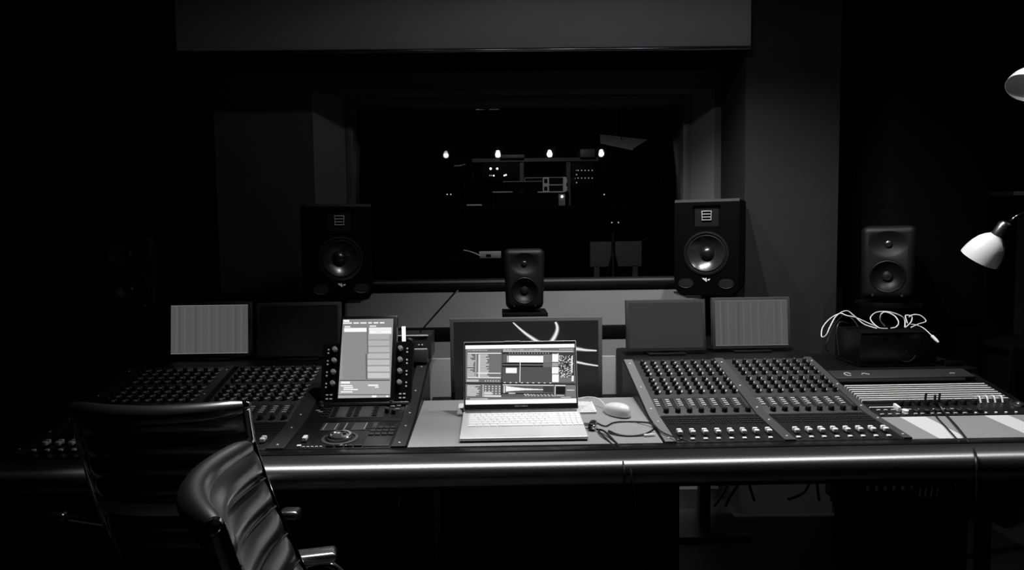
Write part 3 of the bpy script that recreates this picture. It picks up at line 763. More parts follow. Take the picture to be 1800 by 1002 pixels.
# black box with cables on the rear bridge
zbx = .8122
bb = thing('storage_box', 'shiny black box heaped with white cables on the console back', 'box', T(1.312, 2.548, zbx))
mb = MB(); mb.box((0, 0, 0), (.285, .19, .012), bev=.003); 
mb.box((0, 0, .01), (.285, .006, .127), bev=.002); mb.box((0, .184, .01), (.285, .19, .127), bev=.002); mb.box((0, .006, .01), (.006, .184, .127), bev=.002); mb.box((.279, .006, .01), (.285, .184, .127), bev=.002)
mb.box((.006, .006, .105), (.279, .184, .115))
mb.tube([(.002, .0, .127), (.283, .0, .127)], .002, smooth_n=0); part('body', mb, 'box_black', bb)
mb = MB(); mb.tube([(.17+.036*cos(a), -.001, .055+.036*sin(a)) for a in [pi*1.15 + i*pi*.75/14 for i in range(15)]], .0012, smooth_n=0, n=6); mb.lathe([(.002, 0), (0, .002)], T(.17, 0, .058) @ RX(90), 8); part('round_mark', mb, 'knob_grey', bb)
def cable(name, pts, r, m, label, plugs=(), group=None, n=8, sm=8, cat='cable'):
    o = thing(name, label, cat, T(*pts[0]), group); o0 = Vector(pts[0])
    mb = MB(); mb.tube([Vector(p)-o0 for p in pts], r, n=n, smooth_n=sm); part('lead', mb, m, o)
    for (p, q, rr, mm) in plugs:
        mb = MB(); p = Vector(p)-o0; q = Vector(q)-o0; mb.tube([p, p+(q-p)*.7, q], lambda t, rr=rr: rr*(1 if t < .7 else .55), smooth_n=0, n=12); part('plug', mb, mm, o)
    return o
def zpix(z, dy=0):   # pixel list in the crop 1440,540 / 8.18 -> world at Y
    return lambda x, y, Y=2.70: P(1440 + x/8.18, 540 + y/8.18, Y)
q0 = zpix(0)
def q(x, y, Y=2.70): return q0(x, y, Y-.122) + Vector((0, 0, .002))
cable('white_cable', [q(845, 300, 2.68), q(700, 235, 2.70), (q(520, 155, 2.72)), q(400, 130, 2.74), q(300, 100, 2.76), q(160, 170, 2.74), q(50, 300, 2.70), q(35, 430, 2.67), q(100, 410, 2.65), q(160, 280, 2.66), q(250, 130, 2.70), q(390, 60, 2.72), q(500, 130, 2.71), q(640, 250, 2.69), q(830, 315, 2.665)], .0022, 'cable_white', 'white cable loop hanging over the left side of the black box', group='white cables heaped on the box')
cable('white_cable', [q(980, 315, 2.67), q(860, 305, 2.66), q(760, 220, 2.70), q(740, 150, 2.76), q(830, 80, 2.76), q(1000, 75, 2.73), q(1170, 130, 2.72), q(1230, 200, 2.72), q(1230, 300, 2.70)], .0022, 'cable_white', 'white cable coil lying left of centre on the black box', group='white cables heaped on the box')
cable('white_cable', [q(940, 280, 2.74), q(880, 200, 2.72), q(890, 110, 2.71), q(960, 80, 2.71), q(1080, 130, 2.69), q(1140, 220, 2.67), q(1110, 290, 2.665), q(1030, 310, 2.66)], .0022, 'cable_white', 'round loop of white cable standing in the middle of the box', group='white cables heaped on the box')
cable('white_cable', [q(1240, 300, 2.68), q(1320, 220, 2.70), q(1330, 140, 2.72), q(1240, 130, 2.73), q(1270, 240, 2.71)], .0022, 'cable_white', 'short twist of white cable right of the round loop', group='white cables heaped on the box')
cable('white_cable', [q(1290, 150, 2.72), q(1360, 115, 2.71), q(1460, 130, 2.70), q(1535, 210, 2.69), q(1430, 250, 2.68), q(1320, 300, 2.66)], .0022, 'cable_white', 'white cable arch at the right end of the box', group='white cables heaped on the box')
cable('white_cable', [q(1300, 250, 2.70), q(1400, 265, 2.69), q(1500, 310, 2.67), q(1590, 390, 2.64), q(1630, 430, 2.63)], .0018, 'cable_white', 'thin white cable with bright plug hanging off the box right side', plugs=[(q(1620, 420, 2.632), q(1715, 515, 2.61), .0055, 'white')])
cable('dark_cable', [q(560, 290, 2.74), q(480, 180, 2.76), q(350, 120, 2.78), q(200, 300, 2.70), q(120, 480, 2.64), q(90, 600, 2.64), q(130, 640, 2.66)], .002, 'cable_black', 'dark cable hanging down the left side of the black box')
cable('dark_cable', [q(420, 240, 2.80), q(300, 220, 2.68), q(250, 330, 2.645), q(265, 520, 2.645), q(285, 700, 2.65)], .0022, 'knob_grey', 'grey lead hanging against the left side of the black box')

# small rack items on the right rear
mb = MB()
mb.box((1.63, 2.55, .8122), (1.70, 2.58, .830), bev=.002)
solo('cable_connector', mb, 'black_gloss', 'small black connector block right of the storage box', 'connector')

# ================================================================== LAPTOP
zs = lambda y: ZS0 + (y-1.94)*SS
lt = thing('laptop', 'open silver laptop showing editing software at the centre of the desk', 'laptop', T(.0625, 1.965, zs(1.965)+.0135) @ RZ(-.0) @ RX(math.degrees(atan(SS))+1.2))
LW, LD, LT = .364, .236, .014
mb = MB(); mb.box((-LW/2, 0, -.009), (LW/2, LD, .0), bev=.003, seg=3); part('base', mb, 'alu', lt)
mb = MB(); mb.box((-LW/2+.003, .003, -.0135), (LW/2-.003, LD-.01, -.0092), bev=.001); part('shadow_slab', mb, 'knob', lt)  # black slab in place of the shadow below the laptop
mb = MB(); mb.box((-LW/2+.02, .01, -.0150), (LW/2-.02, .03, -.0118)); part('rubber_foot', mb, 'knob', lt)
mb = MB(); mb.box((-LW/2+.008, LD-.016, -.002), (LW/2-.008, LD-.002, .003), bev=.001); part('hinge', mb, 'alu_dark', lt)
mb = MB(); mb.box((-.060, .012, 0), (.048, .078, .0004)); part('touchpad', mb, 'alu', lt)
mb = MB(); mb.box((-LW/2+.018, .092, -.0), (LW/2-.014, .216, .0003)); part('keyboard_well', mb, 'alu', lt)
def keyrow(y, h, items, x0=-LW/2+.020):
    x = x0
    for wkey in items:
        if wkey > 0:
            mb = MB(); mb.box((x+.001, y, .0003), (x+wkey-.0012, y+h, .0022), bev=.0006, seg=1); part('key', mb, 'alu_key', lt)
        x += abs(wkey)
U = .0180
rows = [([U*1.4, U*1.1, U*1.1]+[U*1.25]+[U*6.0]+[U*1.1, U*1.1, U*1.1, U*1.05]+[-.004, U*.9, U*.9, U*.9, U*.9], 0),
        ([U*2.2]+[U]*10+[U*2.9]+[-.004]+[U*.9]*4, 1), ([U*1.8]+[U]*11+[U*2.3]+[-.004]+[U*.9]*4, 2),
        ([U*1.5]+[U]*12+[U*1.6]+[-.004]+[U*.9]*4, 3), ([U]*13+[U*2.1]+[-.004]+[U*.9]*4, 4), ([U*.94]*16+[-.004]+[U*.9]*4, 5)]
for it, k in rows: keyrow(.094 + k*.0205, .0182 if k < 5 else .014, it)
lid = MB(); Mlid = T(0, LD-.004, .004) @ RX(-21.5)
LH = .217
lid.box((-LW/2+.002, 0, 0), (LW/2-.002, .006, LH), Mlid, bev=.0025); lid = part('screen_lid', lid, 'alu', lt)
mb = MB(); mb.box((-LW/2+.004, -.0008, .002), (LW/2-.004, .0004, LH-.002), Mlid); part('screen_bezel', mb, 'black_satin', lid)
mb = MB(); mb.box((-.05, -.001, LH-.0015), (-.0, .0055, LH+.0016), Mlid); part('webcam_lip', mb, 'alu', lid)
sc = Screen(.349, .187, 108, False)
f = bil([(245, 230), (1028, 218), (1052, 666), (252, 692)])
def r5(x0, y0, x1, y1, g, z=None):
    a, b, c, d = f(x0, y0), f(x1, y0), f(x1, y1), f(x0, y1); cl = lambda p: (min(max(p[0], .0), 1), min(max(p[1], .0), 1))
    if z is not None: sc.z = z
    sc.poly([cl(d), cl(c), cl(b), cl(a)], g)
W_ = 250
sc.z = 6
sc.rect(0, 0, 1, .062, 255); sc.rect(0, .925, 1, 1, 255); sc.rect(0, .895, 1, .925, 105)
r5(250, 280, 510, 492, 112); r5(250, 520, 1040, 532, 40); r5(505, 272, 514, 630, 40); r5(514, 283, 868, 300, 52)
r5(514, 300, 868, 366, 95); r5(514, 398, 868, 516, 82); r5(868, 285, 1030, 515, 60); r5(514, 366, 806, 398, 12)
r5(514, 535, 890, 628, 90); r5(975, 535, 1042, 622, 120); r5(890, 532, 972, 622, 100)
sc.z = 12
r5(262, 288, 502, 296, 225); r5(262, 478, 502, 486, 240); r5(320, 292, 326, 478, 190); r5(340, 300, 352, 480, 220)
rnd = random.Random(3)
for k in range(19):
    y = 301 + k*9.3
    if k != 11: r5(261, y, 275+rnd.uniform(6, 45), y+4.6, 225)
    r5(352, y, 380+rnd.uniform(12, 42), y+4.6, 230)
r5(330, 444, 502, 451, 235, 18)
sc.z = 12; r5(258, 498, 345, 514, 190)
for k in range(6): r5(388+k*19, 503, 396+k*19, 511, 215)
for x in range(262, 395, 12): r5(x, 265, x+rnd.uniform(5, 9), 271, 215)
for x in range(515, 780, 9): r5(x, 260, x+rnd.uniform(3, 7), 268, 160+rnd.randint(0, 80))
for x in range(920, 1020, 10): r5(x, 256, x+6, 264, 190)
r5(515, 273, 1020, 279, 230)
for x in range(560, 860, 20): r5(x, 287, x+6, 293, 200)
r5(556, 311, 806, 362, 252); r5(545, 311, 551, 362, 215); r5(514, 377, 806, 386, 110); r5(538, 405, 617, 446, 250)
r5(808, 300, 866, 362, 120); r5(870, 300, 915, 358, 250); r5(870, 364, 915, 393, 165); r5(870, 397, 917, 448, 250); r5(872, 453, 920, 512, 250)
r5(920, 475, 1010, 512, 115)
for x in range(918, 1020, 8):
    for y in range(308, 470, 8):
        if rnd.random() < .55: r5(x, y, x+rnd.uniform(4, 9), y+rnd.uniform(3, 8), rnd.choice((200, 240, 255, 30, 150)))
for k, x in enumerate(range(870, 915, 6)): r5(x, 292+rnd.uniform(0, 6), x+4, 302, 240)
r5(1012, 462, 1028, 506, 240, 18); r5(1008, 312, 1018, 440, 235); sc.z = 12
for x in range(525, 860, 41): r5(x, 516, x+14, 522, 230)
for k in range(10): r5(262, 542+k*8.6, 290+rnd.uniform(20, 66), 547+k*8.6, 225)
r5(374, 536, 380, 630, 215)
for i in range(5):
    for j in range(4): r5(390+i*25, 545+j*18, 400+i*25, 554+j*18, 215)
r5(384, 592, 440, 612, 210); r5(384, 616, 508, 630, 220)
r5(518, 533, 885, 540, 215); r5(524, 545, 534, 600, 215)
# waveform
wp = [(540+i*9, 565) for i in range(31)]
for i in range(30):
    a0 = 24*math.exp(-i/11)+1.5+rnd.uniform(0, 2.5); y0 = 570
    r5(540+i*9, y0-a0, 549+i*9, y0+a0*.7, 245)
r5(514, 598, 886, 606, 25); r5(808, 545, 884, 590, 60); r5(560, 596, 610, 606, 220)
for x in list(range(670, 720, 22))+list(range(735, 885, 26)):
    r5(x, 603, x+16, 609, 225); r5(x+8, 614, x+22, 619, 225)
sc.z = 18; r5(892, 533, 970, 541, 230); r5(900, 545, 968, 604, 18); r5(892, 545, 899, 620, 200); r5(978, 568, 1034, 574, 225); r5(905, 608, 960, 616, 190)
r5(700, 372, 0, 0, 0) if False else None
sc.z = 24
r5(638, 362, 643, 516, 240)
for x in range(262, 500, 30): r5(x, 640, x+2, 641, 120)
sc.rect(.04, .902, .20, .912, 230); sc.rect(.86, .9, .95, .908, 230)
sc.out('display', lid, Mlid @ T(0, -.0010, .0185+.0935))
# brand lettering on the lower bezel
def text_mesh(s, size):
    cu = bpy.data.curves.new('t', 'FONT'); cu.body = s; cu.size = size; cu.extrude = .0001; cu.align_x = 'CENTER'; cu.align_y = 'CENTER'
    to = bpy.data.objects.new('t', cu); COL.objects.link(to); dg = bpy.context.evaluated_depsgraph_get()
    me = bpy.data.meshes.new_from_object(to.evaluated_get(dg)); bpy.data.objects.remove(to); return me
tm = text_mesh('ASUS VivoBook', .0065); tm.materials.clear(); tm.materials.append(MATS['label_white'])
part('lettering', tm, None, lid, Mlid @ T(.0, -.0010, .0115) @ RX(90))

# white keyboard behind the laptop
kb = thing('white_keyboard', 'slim white keyboard lying behind the laptop, both ends showing', 'keyboard', T(.081, 2.214, zs(2.214)+.001) @ RX(math.degrees(atan(SS))))
mb = MB(); mb.box((-.222, 0, 0), (.222, .115, .007), bev=.003); part('base', mb, 'white', kb)
for k in range(5):
    for x in [(-.205+i*.0192) for i in range(22)]:
        if -.155 < x < .150: continue
        mb = MB(); mb.box((x, .008+k*.0205, .007), (x+.0172, .008+k*.0205+.018, .0088), bev=.0008, seg=1); part('key', mb, 'white_gloss', kb)

# mouse
ms_ = thing('computer_mouse', 'white corded computer mouse right of the laptop', 'mouse', T(.365, 2.205, zs(2.205)+.001) @ RZ(30))
mb = MB()
def mfn(u, v):
    a = 2*pi*u; r = sin(v*pi/2)
    x = .031*cos(a)*r*(1+.06*sin(a)); y = .056*sin(a)*r; z = .006+.031*cos(v*pi/2)**.55*(1-.18*(y/.056)+.0) if v < 1 else .006
    return (x, y, z)
mb.grid(mfn, 32, 14)
mb.lathe([(.0, 0), (.96, 0), (1, .5), (1, 1)], Matrix.Diagonal((.031, .056, .0065, 1)), 32); bmesh.ops.remove_doubles(mb.bm, verts=mb.bm.verts, dist=.0002)
part('shell', mb, 'white_gloss', ms_)
cable('mouse_cord', [Vector((.337, 2.252, zs(2.252)+.012)), P(1052, 701, 2.29), P(1035, 698, 2.32), P(1018, 700, 2.33), P(1000, 703, 2.34)], .0018, 'cable_white', 'white cord running from the mouse behind the laptop')

# dongle and dark cables by the laptop
hb = thing('usb_adapter', 'black adapter with a shiny tip plugged in at the laptop right side', 'adapter', T(.271, 2.07, zs(2.07)+.012) @ RZ(-15))
mb = MB(); mb.box((-.012, -.026, -.011), (.010, .024, .010), bev=.006, seg=3); part('body', mb, 'black_gloss', hb)
mb = MB(); mb.box((-.028, -.006, -.004), (-.011, .005, .004), bev=.001); part('plug', mb, 'steel', hb)
mb = MB(); mb.box((-.001, -.028, -.008), (.011, -.008, .006), bev=.004, seg=3); part('tip', mb, 'chrome', hb)
e0 = Vector((.279, 2.045, zs(2.045)+.006))
cable('black_cable', [e0, P(1062, 758, 2.02), P(1080, 778, 1.955)+Vector((0, 0, .004)), P(1097, 797, 1.885)+Vector((0, 0, .004)), P(1106, 815, 1.825), P(1112, 850, 1.795), P(1122, 920, 1.80), P(1132, 1002, 1.80), P(1137, 1060, 1.81)], .0032, 'cable_black', 'longer of two black cables falling from the laptop over the armrest', group='laptop cables')
cable('black_cable', [e0+Vector((.004, -.002, 0)), P(1056, 762, 2.005), P(1072, 780, 1.95)+Vector((0, 0, .004)), P(1090, 800, 1.875)+Vector((0, 0, .004)), P(1096, 818, 1.815), P(1097, 845, 1.80), P(1098, 880, 1.84), P(1094, 960, 1.95)], .0028, 'cable_black', 'shorter black cable dropping behind the armrest beside the longer one', group='laptop cables')
zc = lambda x, y: None
def onshelf(px, py, dz=.003):   # point on the centre shelf seen at a pixel
    d = ray(px, py); t_ = (ZS0 - SS*1.94 - CAMZ + dz)/(d.z - SS*d.y); return cC + d*t_
cable('jack_cable', [onshelf(1047, 742), onshelf(1064, 749), onshelf(1078, 743), onshelf(1100, 741), onshelf(1140, 743), onshelf(1150, 752), onshelf(1135, 762)+Vector((0, 0, -.0)), onshelf(1110, 766), onshelf(1085, 763), onshelf(1070, 757), onshelf(1075, 762), onshelf(1100, 766), onshelf(1132, 765)], .0021, 'cable_black', 'thin black cable looped on the shelf below the mouse',
      plugs=[(onshelf(1132, 765, .005), onshelf(1152, 764, .005), .0036, 'white')])
def onlow(px, py, dz=.004):
    d = ray(px, py); t_ = (ZF - S_LO*YF - CAMZ + dz)/(d.z - S_LO*d.y); return cC + d*t_
cable('patch_lead', [onshelf(1120, 742), onlow(1145, 744, .008), onlow(1160, 757, .009), onlow(1178, 766, .010), onlow(1196, 771, .020)], .0022, 'knob_grey', 'grey lead lying across the strip onto the first channel faders', plugs=[(onlow(1192, 770, .02), onlow(1213, 778, .010), .0022, 'chrome')])
# cables on the right section
def onright(px, py, dz=.004):
    d = ray(px, py); t_ = (.723 - .05*1.94 - CAMZ + dz)/(d.z - .05*d.y); return cC + d*t_
cable('black_cable', [P(1637, 700, 2.30), P(1645, 702, 2.27), P(1652, 712, 2.20), onright(1662, 728), onright(1680, 748, .006), onright(1696, 768, .008), P(1708, 788, 1.885)+Vector((0, 0, .006)), P(1716, 806, 1.80), P(1718, 850, 1.785), P(1714, 920, 1.80), P(1712, 1010, 1.82)], .0034, 'cable_black', 'black cable hanging over the armrest at the right', group='patch cables at the right')
cable('black_cable', [P(1625, 705, 2.28), P(1638, 716, 2.22), onright(1646, 732), onright(1664, 752, .005), onright(1682, 772, .006), P(1690, 786, 1.90)+Vector((0, 0, .004))], .0024, 'cable_black', 'thinner black cable crossing the light strip at the right', group='patch cables at the right')
for k, (a, b) in enumerate((((1625, 712), (1628, 693)), ((1642, 712), (1644, 696)), ((1650, 712), (1652, 693)))):
    cable('patch_plug', [P(a[0], a[1], 2.22), P(b[0], b[1], 2.22)+Vector((0, 0, .004))], .0035, 'cable_black', ['left', 'middle', 'right'][k]+'most of three black plugs upright in the right control strip' if k != 1 else 'middle one of three black plugs upright in the right control strip', sm=0, group='upright patch plugs', cat='plug')

# ================================================================== GOOSENECK LAMPS at the right
def lamp(pts, rim, neck, label, dx=0):
    rim = Vector(rim); neck = Vector(neck); ax = (neck-rim).normalized(); L = (neck-rim).length
    o = thing('desk_lamp', label, 'lamp', T(pts[-1][0], pts[-1][1], 0)); o0 = o.location.copy()
    Mx = T(*(rim-o0)) @ ax.to_track_quat('Z', 'Y').to_matrix().to_4x4()
    mb = MB(); prof = [(.064*s_, z_*L) for s_, z_ in ((1, 0), (.99, .12), (.95, .3), (.87, .5), (.74, .7), (.55, .86), (.36, .96), (.30, 1.0))]
    inner = [(r-.002, z) for r, z in prof][::-1]
    mb.lathe(prof + inner + [prof[0]], Mx, 40); sh = part('lamp_shade', mb, 'lamp_white', o)
    mb = MB(); mb.lathe([(0, L*.55), (.012, L*.56), (.02, L*.7), (.014, L*.85), (0, L*.95)], Mx, 20); part('bulb', mb, 'label_white', sh)
    mb = MB(); mb.lathe([(.0, L-.004), (.020, L-.002), (.021, L+.040), (.015, L+.050), (0, L+.050)], Mx, 24); part('socket', mb, 'steel', o)
    mb = MB(); mb.tube([Vector(p)-o0 for p in pts], .0085, n=12, smooth_n=8); part('gooseneck_arm', mb, 'chrome', o)
    mb = MB(); mb.lathe([(0, 0), (.09, 0), (.09, .012), (.02, .022), (0, .022)], T(0, 0, 0), 32); part('base', mb, 'black_satin', o)
    return o
Yl = 2.50
rim = P(1721, 455, Yl); neck = P(1753, 413, Yl-.045); nn = (neck-rim).normalized(); e = neck+nn*.04
lamp([e, P(1778, 389, Yl-.04), P(1795, 378, Yl-.04), Vector((2.0, Yl, 1.40)), Vector((2.18, Yl+.04, 1.25)), Vector((2.22, Yl+.05, .9)), Vector((2.22, Yl+.05, .01))], rim, neck, 'white cone shaded lamp leaning in at the right edge')
rim = P(1802, 155, 2.5); neck = rim + Vector((.05, .02, .06)); e = neck+(neck-rim).normalized()*.04
lamp([e, e+Vector((.08, 0, .03)), Vector((2.45, 2.50, 1.85)), Vector((2.48, 2.50, 1.0)), Vector((2.48, 2.50, .01))], rim, neck, 'second lamp at the upper right edge, only its shade rim showing')

# ================================================================== CHAIRS
def chair(M, label, group='black leather chairs with chrome frames'):
    o = thing('office_chair', label, 'chair', M, group)
    hw = .211; zt, zb_c = .912, .44; lean = .24
    yb = lambda z: -(z-zb_c)*lean + .06*((zt-z)/(zt-zb_c))**2      # back leans away (-y) going up
    bow = lambda u: -.060*(1-(2*u-1)**2)                             # middle set back
    # channelled pad
    seams = [zt-.012] + [zt-.08-.062*k for k in range(6)]; seams.append(zb_c+.0)
    def face(sgn):
        pts = []
        for i in range(len(seams)-1):
            a, b = seams[i], seams[i+1]; m = 6
            for j in range(m):
                t_ = j/m; pts.append((a+(b-a)*t_, sin(pi*t_)**.8))
        pts.append((seams[-1], 0)); return pts
    pf = face(1); n = len(pf)
    mb = MB()
    def fn(side):
        def g(u, v):
            i = min(int(round(v*(n-1))), n-1); z, s = pf[i]
            edge = (1-abs(2*u-1)**8)
            th = (.010 + (.022 if z > zt-.08 else .015)*s)*(.35+.65*edge)
            return Vector((-hw+.006 + u*(2*hw-.012), yb(z)+bow(u)*(.3+.7*(z-zb_c)/(zt-zb_c)) + side*th, z))
        return g
    mb.grid(fn(1), 20, n-1); mb.grid(fn(-1), 20, n-1)
    # rolled top
    mb.tube([(-hw+.006+u*(2*hw-.012), yb(zt)+bow(u)-.004, zt-.012-.006*(1-(2*u-1)**2)) for u in [i/20 for i in range(21)]], lambda t: .016+.010*sin(pi*t)**.4, smooth_n=0, n=16)
    bk = part('backrest', mb, 'leather', o)
    for z in seams[1:-1]:
        mb = MB(); mb.tube([(-hw+.008+u*(2*hw-.016), yb(z)+bow(u)*(.3+.7*(z-zb_c)/(zt-zb_c))+.0095, z) for u in [i/16 for i in range(17)]], .0024, smooth_n=0, n=8); part('piping', mb, 'dome', bk)
    for s in (-1, 1):
        mb = MB(); mb.tube([(s*(hw+.004), yb(z), z) for z in [zt-.006 - k*(zt-zb_c)/10 for k in range(11)]] + [(s*(hw+.004), .12, .405), (s*(hw+.004), .30, .40), (s*(hw+.004), .44, .415)], .0085, n=10, smooth_n=3, flat=1.5); part('side_frame', mb, 'chrome', o)
        mb = MB(); mb.lathe([(0, -.004), (.012, -.002), (.013, .012), (.008, .018), (0, .018)], T(s*(hw-.004), yb(zt)-.002, zt-.008) @ RY(90*s), 16); part('corner_clamp', mb, 'chrome', o)
        ax = s*(hw+.085)
        mb = MB(); mb.tube([(s*(hw+.006), yb(.56), .56), (ax, yb(.60)-.01, .588), (ax, -.01, .592), (ax, .03, .590), (ax, .065, .56), (s*(hw+.05), .12, .48), (s*(hw+.006), .20, .40)], .008, n=10, flat=1.4); ar = part('arm_frame', mb, 'chrome', o)
        mb = MB(); mb.box((ax-.026, -.085, .598), (ax+.026, .055, .622), bev=.010, seg=3); part('arm_pad', mb, 'leather', ar)
    mb = MB(); mb.tube([(-hw-.004, yb(.63)-.006, .63), (-.1, yb(.63)-.05, .63), (.1, yb(.63)-.05, .63), (hw+.004, yb(.63)-.006, .63)], .005, n=10, flat=3.4); part('back_brace', mb, 'alu', o)
    mb = MB()
    def sf(side):
        def g(u, v):
            y = .05 + v*.42; s = abs(sin(v*pi*6))**.5; return Vector((-hw+.006+u*(2*hw-.012), y, .415 + side*(.010+.016*s)*(1-abs(2*u-1)**6*.6) - .02*(1-(2*u-1)**2)*.5 - .03*max(0, v-.85)))
        return g
    mb.grid(sf(1), 14, 60); mb.grid(sf(-1), 14, 60); part('seat', mb, 'leather', o)
    mb = MB(); mb.cyl(.028, .30, T(0, .22, .09), n=20); mb.cyl(.05, .03, T(0, .22, .365), n=20); mb.box((-hw, .20, .385), (hw, .24, .395)); part('column', mb, 'black_satin', o)
    for k in range(5):
        a = 2*pi*k/5+.3; d = Vector((cos(a), sin(a), 0)); c0 = Vector((0, .22, .11))
        mb = MB(); mb.tube([c0, c0+d*.15+Vector((0, 0, -.01)), c0+d*.29+Vector((0, 0, -.035))], .014, n=10, flat=.8); lg = part('leg', mb, 'chrome', o)
        mb = MB(); mb.cyl(.028, .03, T(*(c0+d*.29+Vector((0, 0, -.080)))) @ RZ(math.degrees(a)) @ RX(90) @ T(0, 0, -.015), n=20); part('caster', mb, 'knob', lg)
    return o
chair(T(-.835, 1.635, 0) @ T(0, .21, 0) @ RZ(-1.5), 'black leather chair facing the desk, seen from behind')
th = math.degrees(math.atan2(-.974, .227)) # facing +x
chair(T(-.455, 1.245, 0) @ RZ(-77) @ T(0, .095, 0) @ Matrix.Diagonal((1, 1, .98, 1)), 'black leather chair turned sideways in front, ribbed backrest showing')

# ================================================================== THINGS BEYOND THE GLASS
YR = 7.0
fl = thing('far_fill_lamp', 'unseen lamp added to light the room beyond the window', 'ceiling light', T(.3, 4.6, 2.79))  # out of view, added to light the things in the far room
mb = MB(); mb.lathe([(0, -.03), (.05, -.03), (.06, -.02), (.06, .008), (0, .008)]); part('housing', mb, 'steel', fl)
mb = MB(); mb.lathe([(0, -.036), (.035, -.034), (.04, -.0305)]); part('lens', mb, [mat('lamp_lens_far', .9, .3, emit=5)], fl)
_l = bpy.data.lights.new('far_fill_beam', 'SPOT'); _l.energy = 42; _l.spot_size = R(165); _l.spot_blend = 1; _l.shadow_soft_size = .04
_o = bpy.data.objects.new('far_fill_beam', _l); COL.objects.link(_o); _o.parent = fl; _o.location = (0, 0, -.06); _o.rotation_euler = Vector((0, 1.2, -1)).to_track_quat('-Z', 'Y').to_euler()
FK = 6.0
def fm(name, e, rough=.5): return mat(name, min(.85, e*FK), rough)
def bx(px0, py0, px1, py1, Y, dep, mbx, bev=0):
    a = P(px0, py0, Y); b = P(px1, py1, Y); mbx.box((a.x, Y, a.z), (b.x, Y+dep, b.z), bev=bev)
rk = thing('equipment_rack', 'tall dark equipment rack behind the glass with pale posts', 'rack', T(.4, YR, 0))
I = rk.matrix_world.inverted()
def rpart(name, m, mats, **k):
    for v in m.bm.verts: v.co = I @ v.co
    return part(name, m, mats, rk, **k)
zsh = P(930, 366, YR).z
for px in (917, 999):
    a = P(px, 283, YR); mb = MB(); mb.box((a.x-.02, YR, zsh), (a.x+.02, YR+.4, a.z)); rpart('post', mb, fm('post_grey', .009))
mb = MB(); bx(830, 279, 1052, 283, YR-.02, .42, mb); rpart('top_shelf', mb, fm('post_grey2', .006))
a = P(740, 366, YR); b = P(1180, 366, YR)
mb = MB(); mb.box((a.x, YR-.55, zsh-.04), (b.x, YR+.38, zsh-.001)); rpart('long_shelf', mb, 'black_wall')
for x in (a.x, b.x-.03):
    mb = MB(); mb.box((x, YR, 0), (x+.03, YR+.38, zsh-.042)); rpart('side', mb, 'black_wall')
mb = MB(); mb.box((a.x, YR+.40, 0), (b.x, YR+.42, P(900, 262, YR).z)); rpart('back_board', mb, 'black_wall')
for (x0, y0, x1) in ((846, 316.2, 912), (1004, 328.2, 1045), (922, 338.2, 1000), (770, 343.5, 800), (1050, 343.5, 1070), (1066, 393, 1095), (780, 318, 845)):
    mb = MB(); bx(x0, y0, x1, y0+1.2, YR-.10, .50, mb); rpart('bracket_shelf', mb, 'black_wall')
for (x, y) in ((838, 316), (786, 341.7), (792.5, 341.7), (1062, 341.9), (1075.5, 391.2), (1087, 391)):
    Yi = YR-.08; a = P(x, y, Yi); r_ = 1.2*Yi/FPX
    if x == 838: continue
    mb = MB(); mb.lathe([(0, 0), (r_, .0), (r_*.9, .008), (0, .012)], T(a.x, a.y, a.z) @ RX(90), 10); rpart('status_light', mb, [mat('dim_led', .5, .4, emit=.7)]); mb = MB(); mb.box((a.x-.012, Yi+.001, a.z-.014), (a.x+.012, YR+.1, a.z+.01)); rpart('light_mount', mb, 'black_wall')
def gear(label, box, Y, dots, group='outboard gear behind the glass'):
    a = P(box[0], box[1], Y); b = P(box[2], box[3], Y)
    o = thing('signal_processor', label, 'audio unit', T((a.x+b.x)/2, Y, b.z), group); o0 = o.location
    mb = MB(); mb.box((a.x-o0.x, 0, 0), (b.x-o0.x, .25, a.z-b.z), bev=.004); part('body', mb, 'black_plastic', o)
    for (px, py, rp_) in dots:
        p = P(px, py, Y); mb = MB(); mb.lathe([(rp_*Y/FPX, 0), (rp_*Y/FPX*.8, .006), (0, .008)], T(p.x-o0.x, 0, p.z-o0.z) @ RX(90), 12); part('indicator_light', mb, 'led' if rp_ > 1.4 else mat('led_soft', .5, .4, emit=.45), o)
gear('small unit with two round bright lights at the left of the rack', (846, 286, 912, 316), YR-.05, [(862.5, 296.5, 2.2), (874, 296.5, 2.0), (861, 308.5, 1.1), (864, 308.5, 1.1), (868, 308.8, 1.5), (886.5, 308.5, 1.45), (889.5, 307.5, 1.45)])
gear('unit with an upper row of dotted lights right of the rack posts', (1004, 286, 1045, 309.4), YR-.05, [(1010+i*6.2, 299.5, 1.0) for i in range(1, 6)] + [(1013, 299.5, .7), (1013.5, 307, 1.1)])
gear('lower unit with dotted lights right of the rack posts', (1004, 309.8, 1045, 328), YR-.05, [(1010+i*6.2, 313, 1.0) for i in range(1, 6)] + [(1011, 313.5, .7), (1013.5, 321, 1.1)])
ol = fm('case_edge', .09); og = fm('case_metal', .14)
